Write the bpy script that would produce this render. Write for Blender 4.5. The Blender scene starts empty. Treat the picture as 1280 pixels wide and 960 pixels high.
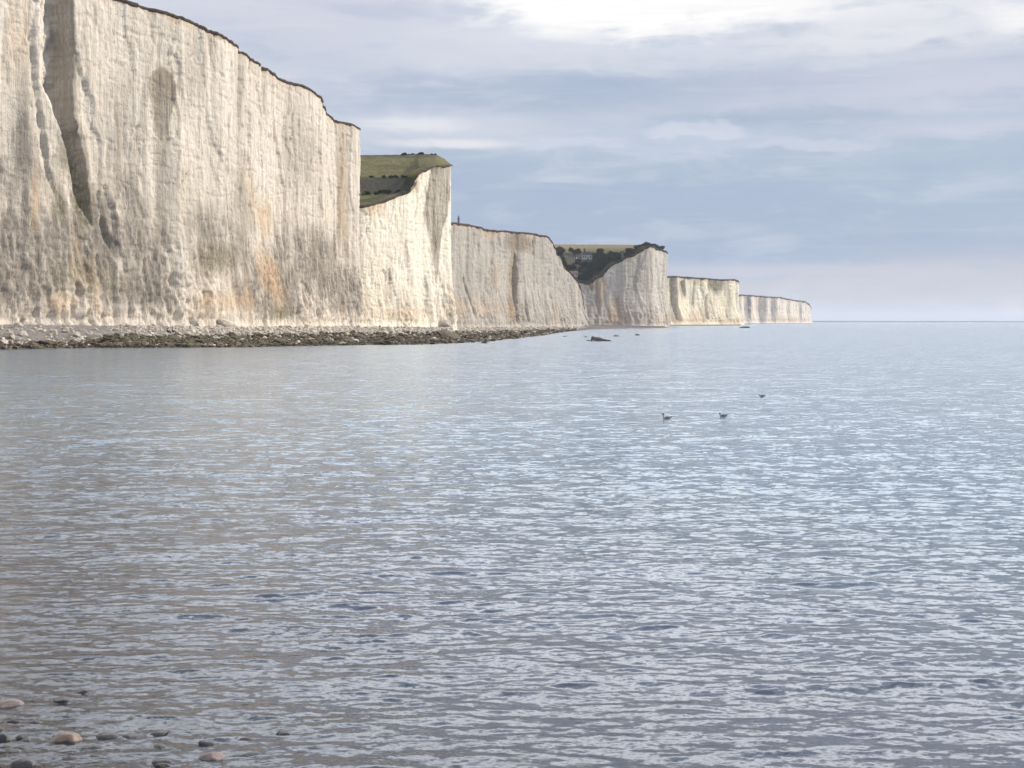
import bpy, bmesh, math, random
import numpy as np
from mathutils import Vector, Matrix

random.seed(7)
rng = np.random.default_rng(7)
S = bpy.context.scene
COL = S.collection
F = 1778.0          # focal length in photo pixels (1280 wide)
CX, HY = 640.0, 402.0
EYE = 4.3

# ------------------------------------------------------------------ helpers
def hash2(ix, iy, seed):
    h = (ix.astype(np.int64) * 374761393 + iy.astype(np.int64) * 668265263 + seed * 974634777) & 0xffffffff
    h = ((h ^ (h >> 13)) * 1274126177) & 0xffffffff
    h = (h ^ (h >> 16)) & 0xffffffff
    return h

def noise2(x, y, seed=0):
    """gradient noise, roughly -1..1"""
    x = np.asarray(x, float); y = np.asarray(y, float)
    x, y = np.broadcast_arrays(x, y)
    ix = np.floor(x); iy = np.floor(y)
    fx = x - ix; fy = y - iy
    ux = fx*fx*fx*(fx*(fx*6-15)+10); uy = fy*fy*fy*(fy*(fy*6-15)+10)
    def g(dx, dy):
        a = hash2(ix+dx, iy+dy, seed) * (2*math.pi/4294967296.0)
        return np.cos(a)*(fx-dx) + np.sin(a)*(fy-dy)
    n00, n10, n01, n11 = g(0,0), g(1,0), g(0,1), g(1,1)
    return 1.5*((n00*(1-ux)+n10*ux)*(1-uy) + (n01*(1-ux)+n11*ux)*uy)

def fbm(x, y, seed=0, oct=4, gain=0.5, lac=2.03):
    s = 0; a = 1; t = 0
    for o in range(oct):
        s = s + a*noise2(x, y, seed+o*17); t += a
        x = np.asarray(x)*lac; y = np.asarray(y)*lac; a *= gain
    return s/t

def sstep(a, b, x):
    t = np.clip((np.asarray(x, float)-a)/(b-a), 0, 1)
    return t*t*(3-2*t)

def pxX(px, d): return (px-CX)/F*d
def yZ(y, d): return EYE + (HY-y)/F*d

def tag(o, label=None, cat=None, group=None, kind=None):
    if label: o['label'] = label
    if cat: o['category'] = cat
    if group: o['group'] = group
    if kind: o['kind'] = kind
    return o

def mesh_obj(name, verts, faces, mat, parent=None, smooth=True, link=True):
    me = bpy.data.meshes.new(name)
    verts = np.asarray(verts, np.float32)
    if isinstance(faces, np.ndarray):
        n, k = faces.shape
        me.vertices.add(len(verts)); me.vertices.foreach_set('co', verts.ravel())
        me.loops.add(n*k); me.loops.foreach_set('vertex_index', faces.astype(np.int32).ravel())
        me.polygons.add(n)
        me.polygons.foreach_set('loop_start', (np.arange(n)*k).astype(np.int32))
        me.polygons.foreach_set('loop_total', np.full(n, k, np.int32))
        me.update(calc_edges=True)
    else:
        me.from_pydata([tuple(map(float, v)) for v in verts], [], faces); me.update()
    me.polygons.foreach_set('use_smooth', np.full(len(me.polygons), smooth))
    for m in (mat if isinstance(mat, (list, tuple)) else [mat]):
        me.materials.append(m)
    o = bpy.data.objects.new(name, me)
    if link: COL.objects.link(o)
    if parent is not None: o.parent = parent
    return o

def grid_faces(nr, nc, flip=False):
    i = np.arange(nr*nc).reshape(nr, nc)
    a, b, c, d = i[:-1,:-1].ravel(), i[:-1,1:].ravel(), i[1:,1:].ravel(), i[1:,:-1].ravel()
    f = np.stack([a,b,c,d], 1)
    return f[:, ::-1].copy() if flip else f

def set_attr(o, name, vals):
    a = o.data.attributes.new(name, 'FLOAT', 'POINT')
    a.data.foreach_set('value', np.asarray(vals, np.float32).ravel())

def copy_thing(o, parent=None):
    c = o.copy(); COL.objects.link(c); c.parent = parent
    for ch in list(o.children):
        copy_thing(ch, c)
    return c

# ------------------------------------------------------------------ materials
class NT:
    def __init__(self, tree):
        self.t = tree; self.n = tree.nodes; self.l = tree.links
    def node(self, typ, **kw):
        nd = self.n.new(typ)
        for k, v in kw.items(): setattr(nd, k, v)
        return nd
    def put(self, sock, v):
        if v is None: return
        if isinstance(v, bpy.types.NodeSocket): self.l.new(v, sock)
        elif isinstance(v, (tuple, list)) and sock.type == 'RGBA' and len(v) == 3: sock.default_value = (*v, 1)
        else: sock.default_value = v
    def m(self, op, a, b=None, c=None, clamp=False):
        nd = self.node('ShaderNodeMath', operation=op, use_clamp=clamp)
        for i, v in enumerate((a, b, c)): self.put(nd.inputs[i], v)
        return nd.outputs[0]
    def mix(self, fac, a, b, mode='MIX'):
        nd = self.node('ShaderNodeMix', data_type='RGBA', blend_type=mode)
        self.put(nd.inputs[0], fac); self.put(nd.inputs[6], a); self.put(nd.inputs[7], b)
        return nd.outputs[2]
    def ramp(self, fac, stops, interp='LINEAR'):
        nd = self.node('ShaderNodeValToRGB'); cr = nd.color_ramp; cr.interpolation = interp
        while len(cr.elements) < len(stops): cr.elements.new(0.5)
        for e, (p, c) in zip(cr.elements, stops):
            e.position = p; e.color = (*c, 1) if len(c) == 3 else c
        self.put(nd.inputs[0], fac); return nd.outputs[0]
    def maprange(self, v, a, b, c=0., d=1., smooth=True):
        nd = self.node('ShaderNodeMapRange', interpolation_type='SMOOTHSTEP' if smooth else 'LINEAR')
        for i, x in enumerate((v, a, b, c, d)): self.put(nd.inputs[i], x)
        return nd.outputs[0]
    def vec(self, v, scale, loc=(0,0,0), rot=(0,0,0)):
        nd = self.node('ShaderNodeMapping'); self.put(nd.inputs[0], v)
        nd.inputs['Scale'].default_value = scale; nd.inputs['Location'].default_value = loc; nd.inputs['Rotation'].default_value = rot
        return nd.outputs[0]
    def noise(self, v, scale=1, detail=4, rough=.55, dist=0, out=0):
        nd = self.node('ShaderNodeTexNoise'); self.put(nd.inputs['Vector'], v)
        nd.inputs['Scale'].default_value = scale; nd.inputs['Detail'].default_value = detail
        nd.inputs['Roughness'].default_value = rough; nd.inputs['Distortion'].default_value = dist
        return nd.outputs[out]
    def attr(self, name):
        nd = self.node('ShaderNodeAttribute', attribute_name=name); return nd.outputs['Fac']

def new_mat(name):
    m = bpy.data.materials.new(name); m.use_nodes = True
    m.node_tree.nodes.clear(); return m, NT(m.node_tree)

def finish(nt, base, rough=.9, bump=None, bump_s=.5, bump_d=.1, spec=.25):
    bs = nt.node('ShaderNodeBsdfPrincipled'); out = nt.node('ShaderNodeOutputMaterial')
    nt.put(bs.inputs['Base Color'], base); nt.put(bs.inputs['Roughness'], rough)
    nt.put(bs.inputs['Specular IOR Level'], spec)
    if bump is not None:
        b = nt.node('ShaderNodeBump'); nt.put(b.inputs['Height'], bump)
        b.inputs['Strength'].default_value = bump_s; b.inputs['Distance'].default_value = bump_d
        nt.l.new(b.outputs[0], bs.inputs['Normal'])
    nt.l.new(bs.outputs[0], out.inputs[0])

def simple_mat(name, c1, c2, scale=3, rough=.85, bump_d=.02, spec=.25):
    m, nt = new_mat(name)
    p = nt.node('ShaderNodeTexCoord').outputs['Object']
    n = nt.noise(p, scale, 5, .6)
    finish(nt, nt.mix(nt.maprange(n, .35, .65), c1, c2), rough, n, .6, bump_d, spec)
    return m

def chalk_mat(name, white, mid, grey, scale=1.0):
    """weathered chalk: vertical wash streaks, flint courses, grey and ochre stains, painted recess shade (attributes)"""
    m, nt = new_mat(name)
    p = nt.node('ShaderNodeNewGeometry').outputs['Position']
    k = 1/scale
    st1 = nt.noise(nt.vec(p, (.9*k,.55*k,.05*k)), 1, 5, .6)
    st2 = nt.noise(nt.vec(p, (3.2*k,2.2*k,.16*k), (5,3,1)), 1, 4, .6)
    blot = nt.noise(nt.vec(p, (.08*k,.06*k,.05*k)), 1, 4, .55)
    fine = nt.noise(nt.vec(p, (2.6*k,1.6*k,1.1*k)), 1, 6, .7)
    bed = nt.noise(nt.vec(p, (.05*k,.05*k,1.5*k)), 1, 3, .6)
    bed2 = nt.noise(nt.vec(p, (.7*k,.45*k,.9*k), (9,2,4)), 1, 3, .6)
    c = nt.mix(nt.maprange(st1, .36, .66), white, mid)
    c = nt.mix(nt.m('MULTIPLY', nt.maprange(st2, .52, .72), .5), c, grey)
    c = nt.mix(nt.m('MULTIPLY', nt.maprange(blot, .46, .66), .55), c, mid)
    g = nt.attr('grey'); oc = nt.attr('ochre'); gr = nt.attr('green')
    gf = nt.m('MULTIPLY', g, nt.maprange(nt.m('ADD', nt.m('MULTIPLY', st1, .6), nt.m('MULTIPLY', fine, .5)), .36, .62, .4, 1.), clamp=True)
    c = nt.mix(gf, c, grey)
    of = nt.m('MULTIPLY', oc, nt.maprange(nt.m('ADD', nt.m('MULTIPLY', st2, .6), nt.m('MULTIPLY', fine, .4)), .34, .6, .15, 1.), clamp=True)
    c = nt.mix(of, c, (.56,.40,.255))
    c = nt.mix(nt.m('MULTIPLY', gr, nt.maprange(fine, .32, .6, .3, 1.), clamp=True), c, (.15,.135,.06))
    c = nt.mix(nt.m('MULTIPLY', nt.attr('stain_shade'), nt.maprange(nt.m('ADD', nt.m('MULTIPLY', st1, .5), nt.m('MULTIPLY', fine, .5)), .3, .6, .6, 1.), clamp=True), c, (.27,.225,.175))  # dark brown for stains and for the shade painted into recesses
    crk = nt.maprange(fine, .60, .70)
    c = nt.mix(nt.m('MULTIPLY', crk, .68), c, (.22,.185,.15))
    line = nt.m('MULTIPLY', nt.maprange(bed, .63, .68), nt.maprange(bed2, .42, .6))
    c = nt.mix(nt.m('MULTIPLY', line, .42), c, (.25,.22,.18))
    h = nt.m('ADD', nt.m('MULTIPLY', fine, .7), nt.m('ADD', nt.m('MULTIPLY', st2, .45), nt.m('MULTIPLY', bed2, .6)))
    finish(nt, c, .95, h, .8, .55*scale, .1)
    return m

M = {}
M['chalk_a'] = chalk_mat('weathered_chalk', (.76,.69,.60), (.58,.515,.43), (.25,.222,.19))
M['chalk_b'] = chalk_mat('sun_painted_chalk', (.92,.87,.75), (.84,.76,.61), (.45,.39,.31), 1.3)  # brighter than its neighbours: a patch of sunshine put into the colour
M['chalk_c'] = chalk_mat('shade_painted_chalk', (.53,.495,.445), (.41,.375,.33), (.27,.24,.215), 1.8)  # darkened and greyed: cloud shadow put into the colour
M['chalk_d'] = chalk_mat('shade_painted_pink_chalk', (.68,.625,.56), (.54,.475,.405), (.33,.28,.24), 2.2)  # greyed base colour carries the cloud shadow lying on this cliff
M['chalk_e'] = chalk_mat('sun_painted_yellow_chalk', (.95,.87,.68), (.87,.76,.56), (.38,.32,.26), 3.5)  # sunshine through a cloud gap put into the raised warm colour
M['chalk_f'] = chalk_mat('far_chalk', (.86,.79,.68), (.70,.62,.53), (.30,.28,.30), 6)

def turf_mat(name, a, b, edge):
    m, nt = new_mat(name)
    p = nt.node('ShaderNodeNewGeometry').outputs['Position']
    n = nt.noise(p, .12, 6, .65); f = nt.noise(p, .9, 5, .7)
    c = nt.mix(nt.maprange(n, .4, .62), a, b)
    c = nt.mix(nt.m('MULTIPLY', nt.maprange(f, .5, .7), .6), c, (.05,.05,.02))
    c = nt.mix(nt.attr('edge'), c, edge)
    c = nt.mix(nt.attr('dark'), c, (.042,.036,.018))
    c = nt.mix(nt.attr('straw'), c, (.22,.165,.085))
    finish(nt, c, .95, f, .8, .5, .1)
    return m
M['turf'] = turf_mat('cliff_turf', (.105,.10,.027), (.165,.14,.048), (.075,.052,.045))

def beach_mat():
    m, nt = new_mat('shingle_and_reef')
    p = nt.node('ShaderNodeNewGeometry').outputs['Position']
    n = nt.noise(p, 1.6, 6, .7); big = nt.noise(p, .22, 5, .6); n3 = nt.noise(p, 4.5, 4, .7)
    sh = nt.mix(nt.maprange(n, .35, .65), (.155,.138,.142), (.235,.212,.208))
    pale = nt.mix(nt.maprange(n3, .35, .65), (.30,.27,.23), (.60,.54,.45))
    c = nt.mix(nt.m('MULTIPLY', nt.attr('pale'), nt.maprange(n, .42, .56)), sh, pale)
    weed = nt.mix(nt.maprange(big, .40, .6), (.045,.036,.024), (.14,.112,.058))
    weed = nt.mix(nt.maprange(n, .45, .7), weed, (.15,.125,.095))
    c = nt.mix(nt.attr('weed'), c, weed)
    c = nt.mix(nt.m('MULTIPLY', nt.attr('wet'), .75), c, (.035,.030,.027))
    finish(nt, c, .8, n, 1., .35, .3)
    return m
M['beach'] = beach_mat()
def rock_mat(name, a, b, c3, sc=1.5, rough=.9):
    m, nt = new_mat(name)
    p = nt.node('ShaderNodeNewGeometry').outputs['Position']
    n = nt.noise(p, sc, 6, .65); f = nt.noise(p, sc*3.3, 5, .7)
    c = nt.mix(nt.maprange(n, .38, .62), a, b)
    c = nt.mix(nt.m('MULTIPLY', nt.maprange(f, .52, .68), .7), c, c3)
    finish(nt, c, rough, f, .8, .12/sc, .3)
    return m
M['boulder'] = rock_mat('chalk_boulder', (.62,.56,.47), (.45,.40,.34), (.24,.21,.18))
M['weedrock'] = rock_mat('weedy_rock', (.048,.038,.026), (.145,.115,.06), (.30,.265,.22))
M['darkrock'] = rock_mat('wet_dark_rock', (.07,.052,.043), (.12,.09,.075), (.03,.025,.022), 1.2, .5)
M['cobble'] = rock_mat('wet_cobble', (.175,.12,.085), (.24,.175,.13), (.08,.06,.048), 12, .3)
M['cobble_grey'] = rock_mat('wet_grey_cobble', (.05,.047,.045), (.085,.075,.07), (.03,.028,.027), 12, .25)
M['cobble_pink'] = rock_mat('wet_pink_cobble', (.20,.15,.13), (.26,.205,.18), (.11,.085,.075), 10, .3)

# ------------------------------------------------------------------ cliffs
# a cliff: plan line given as (pixel column, depth, pixel row of its top, foot height); X/Z follow
def interp_path(pts, ds):
    P = np.array(pts, float)
    seg = np.hypot(np.diff(P[:,0]), np.diff(P[:,1])); L = np.r_[0, np.cumsum(seg)]
    n = int(L[-1]/ds)+1
    s = np.linspace(0, L[-1], n)
    return s, *[np.interp(s, L, P[:,i]) for i in range(P.shape[1])]

def smooth1(a, w):
    k = np.exp(-.5*(np.arange(-3*w, 3*w+1)/w)**2); k /= k.sum()
    return np.convolve(np.pad(a, 3*w, mode='edge'), k, mode='valid')

def make_cliff(name, pts, mat, ds, nz, amp, flare, niches=(), stains=(), seed=1, cap=1.2, inland=70, rough_low=1., greyk=1., extra=None, inland_rise=None, smooth_w=None, edge_dark=1., capcol=None):
    s, X, Y, ZT, ZF = interp_path(pts, ds)
    w = smooth_w or max(2, int(6*amp/ds))
    Xs, Ys = smooth1(X, w), smooth1(Y, w)
    tx, ty = np.gradient(Xs), np.gradient(Ys)
    L = np.hypot(tx, ty); tx /= L; ty /= L
    Nx, Ny = ty, -tx                       # seaward normal
    ZT = smooth1(ZT, 1) + amp*.30*fbm(s/(9*amp), s*0+3.3, seed+5, 4)
    t = np.linspace(0, 1, nz)[:, None]
    Zg = ZF[None] - 1.5 + t*(ZT-ZF+1.5)[None]
    sg = np.broadcast_to(s[None], Zg.shape)
    zz = Zg/amp; ss = sg/amp
    H = (ZT-ZF)[None]
    hf = np.clip((Zg-ZF[None])/H, 0, 1)
    warp = 1.1*fbm(ss/9, zz/14, seed+1, 3)
    off = 1.9*fbm(ss/26, zz/160, seed+2, 3)
    rib = 1-np.abs(noise2(ss/7+warp*.3, zz/60, seed+3))*2
    off = off + .20*rib*(.4+1.2*sstep(-.3,.5,noise2(ss/20, zz/60, seed+60)))
    off = off + .24*fbm(ss/2.6+warp*.5, zz/15, seed+4, 4) + .10*fbm(ss/2.0, zz/2.6, seed+61, 3)
    off = off + .16*fbm(ss/.9, zz/3.5, seed+6, 3)
    off = off + .06*noise2(ss/22, zz/1.0, seed+8)*sstep(-.2,.4,noise2(ss/15, zz/12, seed+62)) + .10*noise2(ss/1.6, zz/1.3, seed+9)*rough_low
    # blocks that have dropped out: stepped scars
    scar = fbm(ss/13+warp*.3, zz/55, seed+10, 6)
    off = off - .5*sstep(.14, .165, scar) - .35*sstep(-.16, -.18, scar)
    sc2 = fbm(ss/3.4+3+warp*.3, zz/13, seed+20, 5)
    off = off - .2*sstep(.24, .265, sc2) + .14*sstep(.25, .29, -sc2)
    # ledges along the flint courses
    led = fbm(ss/8, zz/1.7, seed+65, 4)
    off = off - .13*sstep(.20, .25, led)
    # lower face: talus spurs and rough broken rock
    low = (1-hf/.48).clip(0)**1.4
    spur = 1-np.abs(noise2(ss/5.5+.12*zz/10, zz/45, seed+11))*1.9
    var = .75+.5*noise2(s/(22*amp), s*0, seed+12)[None]
    off = off + flare*low*var + 1.1*low*spur*rough_low
    rg = 1-2*np.abs(fbm(ss/3.4+.06*zz, zz/11, seed+13, 4))
    off = off + (.8*rg - .9*np.abs(fbm(ss/2.6+.05*zz, zz/7.0, seed+16, 5))*2 + .5*fbm(ss/1.6, zz/3.0, seed+66, 5) + .5*fbm(ss/.7, zz/1.2, seed+14, 4))*sstep(.52, .1, hf)*rough_low*(.6+.9*sstep(-.2,.5,noise2(ss/18, zz/18, seed+15)))
    off = off * amp if amp != 1 else off
    # undercut notch at the very foot
    off = off - .35*amp*np.exp(-((Zg-ZF[None]-1.2*amp)/(1.0*amp))**2)
    # plan position in pixels per column, for niches
    cpx = CX + F*X/Y
    for (prof, depth_k, wk, lk, soft, stain_shade) in niches:
        pr = np.array(prof, float)          # rows of (y, xl, xr)
        for iz in range(nz):
            yrow = HY - F*(Zg[iz]-EYE)/Y
            # y varies slowly with s: use mean y near the niche
            sel = (cpx > pr[:,1].min()-3) & (cpx < pr[:,2].max()+3)
            if not sel.any(): continue
            ym = yrow[sel].mean()
            if ym < pr[0,0]-4 or ym > pr[-1,0]+4: continue
            xl = np.interp(ym, pr[:,0], pr[:,1]); xr = np.interp(ym, pr[:,0], pr[:,2])
            jit = 1.0*float(noise2(np.array([ym/11.]), np.array([pr[0,0]]), seed+40)[0])
            xr += jit
            fade = float(sstep(pr[0,0]-4, pr[0,0]+3, ym)*(1-sstep(pr[-1,0]-soft, pr[-1,0]+4, ym)))
            if xr-xl < .3: continue
            sR = np.interp(xr, cpx[sel], s[sel]) if sel.sum() > 1 else s[sel][0]
            dR = np.interp(xr, cpx[sel], Y[sel])
            D = (xr-xl)*dR/F*depth_k*fade
            wr = max(D*wk, ds*1.2); ln = D*lk
            q = np.zeros_like(s)
            a = (s <= sR) & (s > sR-wr); q[a] = (sR-s[a])/wr
            b = (s <= sR-wr) & (s > sR-wr-.4*D); q[b] = 1
            c = (s <= sR-wr-.4*D); q[c] = np.clip(1-(sR-wr-.4*D-s[c])/max(ln, ds), 0, 1)
            off[iz] -= D*q*(1+.42*fbm(s/(2.5*amp), s*0+Zg[iz].mean()/(3.5*amp), seed+63, 3))
    # top edge stays put near the rim
    GX = X[None] + Nx[None]*off; GY = Y[None] + Ny[None]*off
    V = np.stack([GX, GY, Zg], -1).reshape(-1, 3)
    o = mesh_obj(name, V, grid_faces(nz, len(s)), mat)
    # stains and painted shade, in the photo's columns and rows of each surface point
    vpx = CX + F*GX/GY; vpy = HY - F*(Zg-EYE)/GY
    nb = fbm(ss/4, zz/9, seed+30, 4); nb2 = fbm(ss/1.6, zz/14, seed+31, 4)
    A = {'grey': 0*Zg, 'ochre': 0*Zg, 'green': 0*Zg, 'stain_shade': 0*Zg}
    A['grey'] += 1.0*greyk*sstep(.46, .10, hf+.25*nb)*sstep(.02, .10, hf)*sstep(-.2,.3,fbm(ss/14, zz/25, seed+33, 3)+.15)
    A['ochre'] += .45*sstep(.15, .45, fbm(ss/9, zz/28, seed+34, 3))*sstep(.5,.0,hf)
    A['ochre'] += .7*np.exp(-((ZT[None]-Zg)/(amp*(.6+2.6*sstep(-.2,.6,fbm(ss/5, ss*0, seed+64, 4)))))**2)
    for kind, x, y, rx, ry, k, rot in stains:
        c_, s_ = math.cos(math.radians(rot)), math.sin(math.radians(rot))
        dx, dy = vpx-x, vpy-y
        u = (dx*c_+dy*s_)/rx; v = (-dx*s_+dy*c_)/ry
        r = np.sqrt(u*u+v*v) + .45*nb + .3*nb2
        A[kind] += k*(1-sstep(.35, 1.25, r))
    for (prof, depth_k, wk, lk, soft, stain_shade) in niches:
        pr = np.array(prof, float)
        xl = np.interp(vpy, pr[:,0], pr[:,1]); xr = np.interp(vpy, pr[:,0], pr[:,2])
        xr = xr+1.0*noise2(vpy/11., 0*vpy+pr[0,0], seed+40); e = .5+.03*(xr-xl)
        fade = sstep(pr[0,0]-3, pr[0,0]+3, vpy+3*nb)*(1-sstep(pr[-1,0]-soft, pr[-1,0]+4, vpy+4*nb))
        A['stain_shade'] = np.maximum(A['stain_shade'], stain_shade*fade*sstep(xl-e, xl+e, vpx+3.5*nb+2*nb2)*(1-sstep(xr-.5, xr+.6, vpx+1.5*nb2))*(.8+.6*nb2))  # fills each recess outline with brown: its wall shade painted over any stain
    for k_, v_ in A.items(): set_attr(o, k_, np.clip(v_, 0, 1))
    # turf lying on the top, running inland from the rim
    rows = 26
    u = np.linspace(0, 1, rows)**1.8*inland
    rim_x, rim_y = GX[-1], GY[-1]
    over = amp*(.25+.25*noise2(s/(2.2*amp), s*0, seed+50))
    w2 = max(w*3, int(25*amp/ds))
    sx, sy = smooth1(Nx, w2), smooth1(Ny, w2); l2 = np.hypot(sx, sy); sx/=l2; sy/=l2
    TX = []; TY = []; TZ = []; E = []
    thick = cap*np.clip(.7+1.5*fbm(s/(7*amp), s*0, seed+51, 5), .08, 2.2)
    prof = [(over*.5, -thick), (over*1.1, -thick*.55), (over*1.0, thick*0.05+.1), (over*.3, .35*amp+.15*amp*fbm(s/(1.2*amp), s*0, seed+52, 3))]
    for k, (ou, oz) in enumerate(prof):
        TX.append(rim_x+sx*ou); TY.append(rim_y+sy*ou); TZ.append(ZT+oz); E.append(np.full_like(s, 1.0 if k < 3 else .8)*edge_dark)
    for uu in u[1:]:
        rise = inland_rise(s, uu, ZT) if inland_rise else .012*uu
        TX.append(rim_x*1-sx*uu); TY.append(rim_y-sy*uu)
        TZ.append(ZT+.25*amp+rise+.25*amp*fbm(s/(6*amp), s*0+uu/(6*amp), seed+53, 3)); E.append(np.full_like(s, max(0, .7-uu/(3*amp)))*edge_dark)
    TX, TY, TZ, E = map(np.array, (TX, TY, TZ, E))
    tf = mesh_obj('turf', np.stack([TX,TY,TZ], -1).reshape(-1,3), grid_faces(len(TX), len(s)), M['turf'], o)
    set_attr(tf, 'edge', E)
    tpy = HY - F*(TZ-EYE)/TY; tpx = CX+F*TX/TY
    dk = 0*E; sw = 0*E
    if capcol: dk, sw = capcol(tpx, tpy, TX, TY, TZ)
    set_attr(tf, 'dark', np.clip(dk, 0, 1)); set_attr(tf, 'straw', np.clip(sw, 0, 1))
    tag(o, kind='structure')
    return o, dict(s=s, X=X, Y=Y, ZT=ZT, ZF=ZF)

def cp(px, d, y, zf): return (pxX(px, d), d, yZ(y, d), zf)

KS = 1.16
def c2(PX, py, X, D):
    n = fbm(X/4, D/4, 9, 4)
    yy = py + 2.0*n
    dark = 1.0*sstep(220, 223, yy+.02*(PX-480))*sstep(245, 241, yy)*sstep(526,514,PX)
    dark = np.maximum(dark, .65*sstep(1.6, .4, np.abs(yy-208-.03*(PX-500)))*.6)
    dark = np.maximum(dark, .8*sstep(198.5, 195, yy))
    straw = .45*sstep(.0, .5, fbm(X/12, D/20, 19, 4))*sstep(240, 200, py)
    straw = np.maximum(straw, .45*sstep(520, 548, PX+4*n)*sstep(225,205,py)*.5)
    edge = .8*sstep(6, 2, np.hypot((PX-519)/1.0, (py-230)/2.2))
    return edge, dark, straw
seg1 = [(-118, 90, 60, 3.8), (-98, 165, 60.5, 3.9),
        (pxX(-60,212), 212, 61, 3.9), (pxX(0,222), 222, 61, 3.9), (pxX(60,232), 232, 61, 3.8), cp(155,250.8,0,3.5),
        cp(220,264,20,3.3), cp(284,281,46,3.1), cp(292,291,55,3.05), cp(300,298,66,3.0), cp(320,312,80,3), cp(340,326,93,2.9),
        cp(343,330,99,2.9), cp(375,345,108,2.8), cp(403,359,122,2.7), cp(407,378,138,2.7), cp(418,398,152,2.6), cp(436,408,155,2.6), cp(447,414,160,2.6),
        (pxX(449,417), 417, 60.5, 2.5), (-52, 424, 60, 2.5), (-75, 432, 58, 2.5), (-110, 440, 50, 2.5)]
n1 = [  # rows (y, left, right): the far walls of recesses
    ([(-60,64,93),(0,62,93),(60,63,97),(110,62,96),(150,74,98),(170,84,106),(200,94,112),(240,98,115),(285,112,119)], 1.15, .16, 1.3, 30, 0.8),
    ([(83,200,203),(88,194,210),(96,188,217),(106,185,220),(118,187,221),(135,191,216),(160,196,212),(200,197,209)], 1.0, .16, 1.5, 40, 0.95),
    ([(150,197,212),(220,196,209),(300,197,206),(360,198,204)], .35, .2, 1.5, 120, 0.38),
    ([(150,420,437),(200,420,438),(250,422,437),(300,428,436),(345,434,437)], .9, .2, 1.2, 40, 0.5),
    ([(45,36,41),(110,40,46),(200,52,60),(270,70,76)], .9, .3, 1.5, 60, 0.3),
    ([(210,292,302),(250,296,308),(290,306,313),(330,312,316)], .9, .3, 1.5, 60, 0.3),
    ([(300,243,252),(320,244,256),(345,252,262),(375,262,268)], .9, .3, 1.5, 30, 0.45),
    ([(310,284,291),(330,286,296),(360,296,302)], .9, .3, 1.5, 30, 0.35),
    ([(280,388,391),(310,388,396),(340,396,404),(372,404,410)], .9, .3, 1.5, 30, 0.45),
    ([(240,126,131),(290,130,138),(330,138,146)], .9, .3, 1.5, 40, 0.4),
]
st1 = [('grey',150,190,26,110,.5,0), ('grey',240,90,22,60,.4,0), ('grey',20,210,30,90,.7,0), ('grey',300,270,20,70,.5,0), ('ochre',15,60,10,60,.4,0), ('grey',40,330,70,75,.9,0), ('grey',110,300,45,60,.8,0), ('grey',175,280,24,75,.65,-16), ('grey',260,300,26,60,.6,0), ('grey',400,325,30,55,1.,-18), ('grey',355,330,28,60,.6,0),
       ('grey',372,190,28,60,.45,0), ('grey',82,120,20,150,.5,0), ('green',96,225,15,60,.95,-15), ('green',70,250,10,40,.5,-15), ('ochre',45,250,7,42,.7,0), ('green',100,350,60,26,.35,0),  # tall grey patch over the big gully adds to its painted shade
       ('ochre',331,275,9,30,.9,0), ('ochre',338,345,15,44,1.,-20), ('ochre',314,245,8,40,.5,-10), ('ochre',428,240,8,85,.6,0), ('green',270,325,30,22,.6,0), ('ochre',280,375,50,16,.6,0),
       ('ochre',75,378,22,14,.7,0), ('ochre',202,100,14,20,.55,0), ('grey',205,240,10,130,.45,0), ('grey',300,150,8,90,.3,0), ('green',350,392,25,8,.7,0), ('ochre',30,40,6,60,.45,0), ('grey',20,120,18,80,.3,0)]
seg1 = [(x*KS, y*KS, EYE+(z-EYE)*KS, zf) for x, y, z, zf in seg1]
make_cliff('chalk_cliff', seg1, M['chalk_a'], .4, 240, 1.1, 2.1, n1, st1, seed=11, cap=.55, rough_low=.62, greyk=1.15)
tag(bpy.data.objects['chalk_cliff'], 'tall near cream chalk cliff with grey weathered foot and dark hollow gullies', 'cliff')

seg2 = [(-80, 425, 38, 2.5), cp(430,436,259,2.5), cp(452,440,258,2.4), cp(470,446,255,2.3), cp(490,453,248,2.3), cp(512,462,240,2.2), cp(519,466,232,2.2), cp(523,468,219,2.2), cp(532,474,213,2.1), cp(545,480,208,2.1), cp(562,489,206.5,2.0),
        (pxX(564.5,492), 492, yZ(207,492), 2.0), (pxX(562,500), 500, yZ(207,500), 1.9), (-36, 545, 57, 1.8), (-60, 660, 60, 1.2), (-48, 720, 57, .9)]
n2 = [([(204,541,562.5),(240,534,563),(265,530,560),(290,534,553),(320,540,549),(356,545,546.5)], 1.0, .2, .6, 10, 1.0),
      ([(340,484,488),(370,488,493),(400,494,498)], .8, .3, 1.5, 10, 0.3)]
st2 = [('ochre',470,262,20,10,.6,0),('ochre',455,385,8,30,.5,0),('ochre',505,392,45,10,.5,0),('stain_shade',552,225,9,22,.4,0),('ochre',520,228,7,14,.9,0),('grey',487,340,5,50,.5,0),('grey',510,330,4,55,.4,-8),('grey',560,380,12,30,.35,0)]
def rise2(s, uu, ZT):
    # a field slope climbing away from the dry valley
    return np.clip((uu/70.)*8*sstep(57, 40, ZT), 0, 20)
def col2(px, py, X, Y, Z):
    return 0*px, 0*px
seg2 = [(x*KS, y*KS if y < 600 else y, EYE+(z-EYE)*KS if y < 600 else z, zf) for x, y, z, zf in seg2]
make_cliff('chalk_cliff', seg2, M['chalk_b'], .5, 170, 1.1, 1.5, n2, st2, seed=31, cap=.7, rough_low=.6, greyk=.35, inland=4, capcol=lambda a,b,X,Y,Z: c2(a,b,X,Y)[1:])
tag(bpy.data.objects['chalk_cliff.001'], 'bright sunlit white chalk cliff under the green sloping field', 'cliff')

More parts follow.
